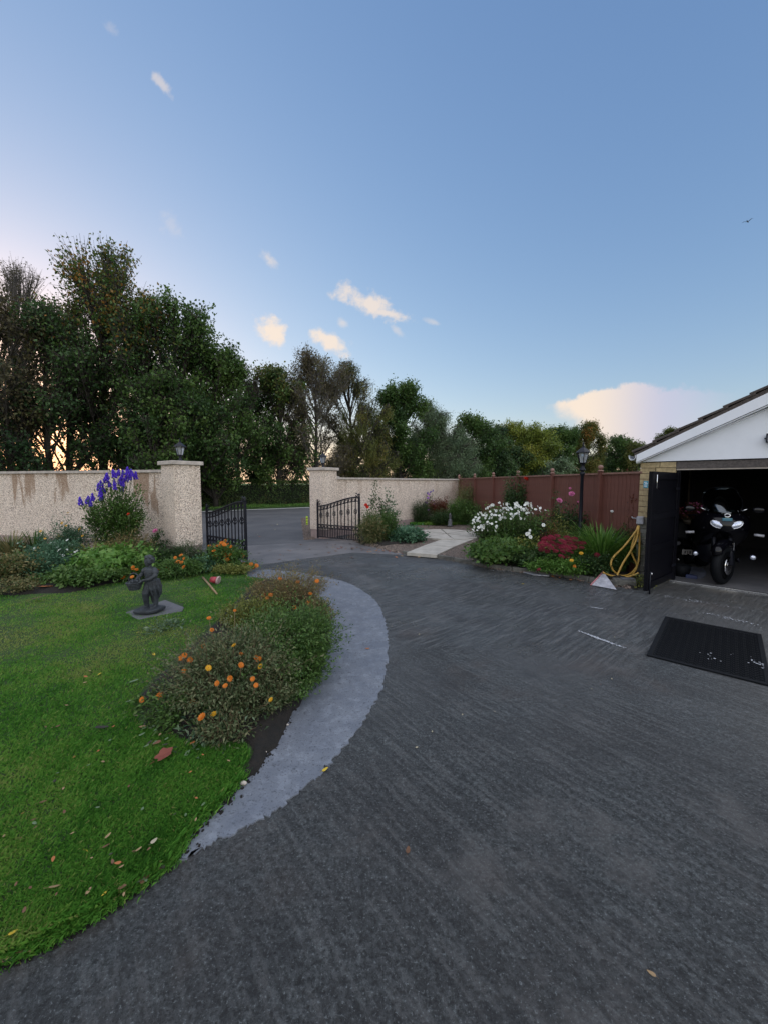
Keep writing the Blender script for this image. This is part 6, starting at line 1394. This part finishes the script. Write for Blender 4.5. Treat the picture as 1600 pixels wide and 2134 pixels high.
# ------------------------------------------------------------------ fallen leaves
def leaf_me(nm, m_, lobes=0, curl=.2, seed=0):
    r_ = random.Random(seed); b = MB(); n = 16 if lobes else 10; V = [(0, 0, .06*curl)]
    for i in range(n):
        a = 2*math.pi*i/n; rr = (.62+.38*abs(math.cos(a*lobes/2))) if lobes else 1
        x = math.cos(a)*rr; y = math.sin(a)*rr*(.85 if lobes else .48)*(1 if lobes else (1-.35*math.cos(a)))
        V.append((x, y, curl*(y*y*.9+.35*x*x)+r_.uniform(-.04, .04)))
    b.add(V, [(0, 1+i, 1+(i+1) % n) for i in range(n)]); b.tube([(-1.0, 0, curl*.3), (-1.35, .05, curl*.35), (-1.6, .12, curl*.2)], .025, 4)
    return b.mesh(nm, m_)
LMs = {}
for nm, c in {'tan': (.36, .24, .12), 'brown': (.16, .075, .035), 'yellow': (.60, .42, .03), 'red': (.26, .045, .03), 'green': (.13, .20, .10), 'pale': (.45, .40, .28), 'dark': (.035, .030, .020), 'orange': (.42, .14, .04), 'russet': (.20, .045, .025)}.items():
    mat('litter_'+nm, c, .65, noise=.45, nscale=60)
    LMs[nm] = [leaf_me('fallen_leaf', M['litter_'+nm], 0, .30, 1), leaf_me('fallen_leaf', M['litter_'+nm], 0, -.25, 2)]
def fallen(u, v, c, s, z, label, rot=None, tilt=.25, me=None, group=None, flat=0):
    p = G(u, v, z); o = obj('fallen_leaf', me or random.choice(LMs[c]), None, p+Vector((0, 0, s*.12)), label=label, cat='leaf', group=group)
    o.scale = (s, s, s); o.rotation_euler = (random.uniform(-tilt, tilt), random.uniform(-tilt, tilt), random.uniform(0, 6.28) if rot is None else rot); return o
mp5 = leaf_me('fallen_leaf', M['litter_russet'], 5, .35, 5)
fallen(343, 1575, 'russet', .056, .06, 'large russet maple leaf lying on the lawn below the island bed', 1.0, .2, mp5)
fallen(118, 1846, 'tan', .026, .06, 'tan leaf standing up on the lawn near the bottom left', .8, .5)
fallen(85, 1958, 'green', .034, .03, 'broad grey-green leaf on the edge of the drive at the bottom left', .5, .15)
fallen(155, 1913, 'green', .026, .03, 'narrow green leaf along the lawn edge', .7, .2)
fallen(117, 1932, 'red', .019, .04, 'dull red leaf at the lawn edge beside the broad green leaf', .3, .4)
fallen(50, 1982, 'brown', .022, .02, 'brown leaf on the lawn edge at the bottom left', 0, .3)
fallen(28, 1944, 'yellow', .014, .06, 'yellow sliver leaf in the grass at the bottom left', 1.0, .3)
fallen(678, 1603, 'yellow', .020, .012, 'bright yellow leaf on the curved grey path', .7, .15)
fallen(850, 1772, 'dark', .021, .004, 'dull olive leaf alone on the drive', 1.4, .1, LMs['brown'][0])
fallen(1356, 2029, 'tan', .014, .004, 'small tan leaf near the bottom right of the drive', 2.4, .1)
fallen(766, 1352, 'orange', .022, .012, 'orange-brown leaf on the far part of the curved path', .4, .3)
fallen(868, 1557, 'pale', .010, .004, 'tiny pale leaf on the drive right of the path', .4, .3)
fallen(900, 1524, 'pale', .010, .004, 'tiny whitish leaf on the middle of the drive', 1.4, .2)
fallen(1089, 1217, 'yellow', .022, .004, 'small yellow petal on the drive by the white strip', .2, .2)
fallen(322, 1752, 'pale', .017, .06, 'pale upright leaf on the lawn left of the path end', 1.2, .5)
fallen(185, 1774, 'yellow', .016, .05, 'yellow leaf in the middle of the near lawn', 0, .3)
fallen(213, 1517, 'dark', .040, .06, 'dark curled leaf on the lawn left of the island bed', .5, .4)
fallen(280, 1420, 'green', .035, .06, 'grey-green curled leaf on the lawn by the island bed', .9, .4)
fallen(82, 1245, 'brown', .09, .10, 'brown curled leaf at the left edge of the wall bed', .9, .4)
fallen(98, 1222, 'orange', .09, .12, 'orange-brown leaves caught at the bed edge left of the statue', .2, .4)
r_ = random.Random(21)
WORD = {'tan': 'tan', 'brown': 'brown', 'yellow': 'yellow', 'red': 'dull red', 'green': 'grey-green', 'pale': 'pale', 'dark': 'dark', 'orange': 'orange-brown'}
reg = lambda v: 'far lawn behind the statue slab' if v < 1270 else 'lawn just in front of the statue slab' if v < 1350 else 'middle of the lawn beside the island bed' if v < 1500 else 'lawn around the russet maple leaf' if v < 1640 else 'near lawn at the bottom left'
cols = ['tan', 'brown', 'brown', 'orange', 'dark', 'yellow', 'tan', 'green']
for i in range(80):
    while True:
        v = 1250+r_.random()**.8*650; u = r_.uniform(0, 480)
        p = G(u, v)
        if _in(lawn_np, np.array([p.x]), np.array([p.y]))[0] and not _in(bedB_in, np.array([p.x]), np.array([p.y]))[0] and not _in(bedA_in, np.array([p.x]), np.array([p.y]))[0]: break
    c = r_.choice(cols); fallen(u, v, c, r_.uniform(.007, .016)*(1 if v > 1500 else 1.5), .065, 'small %s leaf lying on the %s' % (WORD[c], reg(v)), group='small leaves on the lawn')
for i in range(26):      # gateway litter
    u = r_.uniform(535, 735); v = r_.gauss(1143+(735-u)*.02, 9); c = r_.choice(['brown', 'dark', 'orange', 'brown']); fallen(u, v, c, r_.uniform(.022, .045), .01, '%s fallen leaf on the gateway concrete nearer the %s gate leaf' % (WORD[c], 'near' if u < 635 else 'far'), group='leaves in the gateway')
for i in range(60):      # drift below the far gate and the bush
    u = r_.uniform(690, 880); v = 1134+(u-690)*.12+abs(r_.gauss(0, 5)); c = r_.choice(['brown', 'orange', 'tan', 'red']); fallen(u, min(v, 1166), c, r_.uniform(.024, .045), .012, '%s leaf in the drift below the %s' % (WORD[c], 'far gate leaf' if u < 760 else 'bush beside the far gate' if u < 825 else 'bluish kale-like plant'), group='leaf drift below the far gate')
for i in range(18):
    u = r_.uniform(380, 640); v = r_.uniform(1085, 1120); fallen(u, v, r_.choice(['pale', 'tan', 'dark']), r_.uniform(.03, .05), .012, 'pale leaf fleck on the asphalt beyond the gates', group='leaves on the asphalt')
for i in range(14):
    u = r_.uniform(1150, 1240); v = 1199+(u-1150)*.16+abs(r_.gauss(0, 3)); fallen(u, v, r_.choice(['brown', 'orange', 'tan']), r_.uniform(.018, .034), .012, 'brown leaf lying against the kerb of the right border', group='leaves along the kerb')
for i in range(26):
    u = r_.uniform(560, 1320); v = r_.uniform(1175, 1500)
    if _in([(p[0], p[1]) for p in bedB_in], np.array([G(u, v).x]), np.array([G(u, v).y]))[0] or _in(bedD, np.array([G(u, v).x]), np.array([G(u, v).y]))[0]: continue
    c = r_.choice(['dark', 'dark', 'brown', 'pale']); fallen(u, v, c, r_.uniform(.006, .014), .011, 'tiny %s leaf crumb on the drive %s' % (WORD[c], 'below the white flowers' if v < 1290 else 'in the middle of the picture'), group='leaf crumbs on the drive')
for i in range(46):      # litter along lawn edge
    f_ = r_.random(); u = 350*(1-f_); v = 1806+f_*206-r_.uniform(-2, 10); c = r_.choice(['brown', 'dark', 'tan', 'green', 'brown']); fallen(u, v, c, r_.uniform(.010, .022), .03, 'small %s leaf caught in the lawn edge %s' % (WORD[c], 'at the bottom left corner' if u < 170 else 'near the tip of the curved path'), group='leaves along the lawn edge')
for i in range(28):
    u = r_.uniform(290, 480); v = r_.uniform(1500, 1562); c = r_.choice(['brown', 'dark', 'tan', 'green', 'orange']); fallen(u, v, c, r_.uniform(.012, .024), .07, '%s leaf litter on the %s of the island bed' % (WORD[c], 'lawn-side corner' if u < 380 else 'near tip'), group='leaf litter on the island bed')
# ------------------------------------------------------------------ bird
p = PX(1557, 462, 40); t = thing('bird', 'tiny dark bird flying high at the right of the sky', 'bird', tuple(p), .6)
b = MB(); b.ell((0, 0, 0), (.16, .05, .05), 8); b.ell((.17, 0, .02), (.045, .04, .04), 8)
b.add([(-.12, 0, 0), (-.30, .06, .0), (-.30, -.06, .0), (-.12, 0, -.02)], [(0, 1, 2), (3, 2, 1), (0, 3, 1), (0, 2, 3)])
for s_ in (-1, 1): b.add([(.08, s_*.03, .02), (-.05, s_*.03, .02), (-.10, s_*.30, .12), (.0, s_*.30, .13), (-.06, s_*.46, .06), (.02, s_*.03, .0)], [(0, 1, 2, 3), (3, 2, 4), (0, 3, 2, 5)])
b.build('body', M['iron'], t)
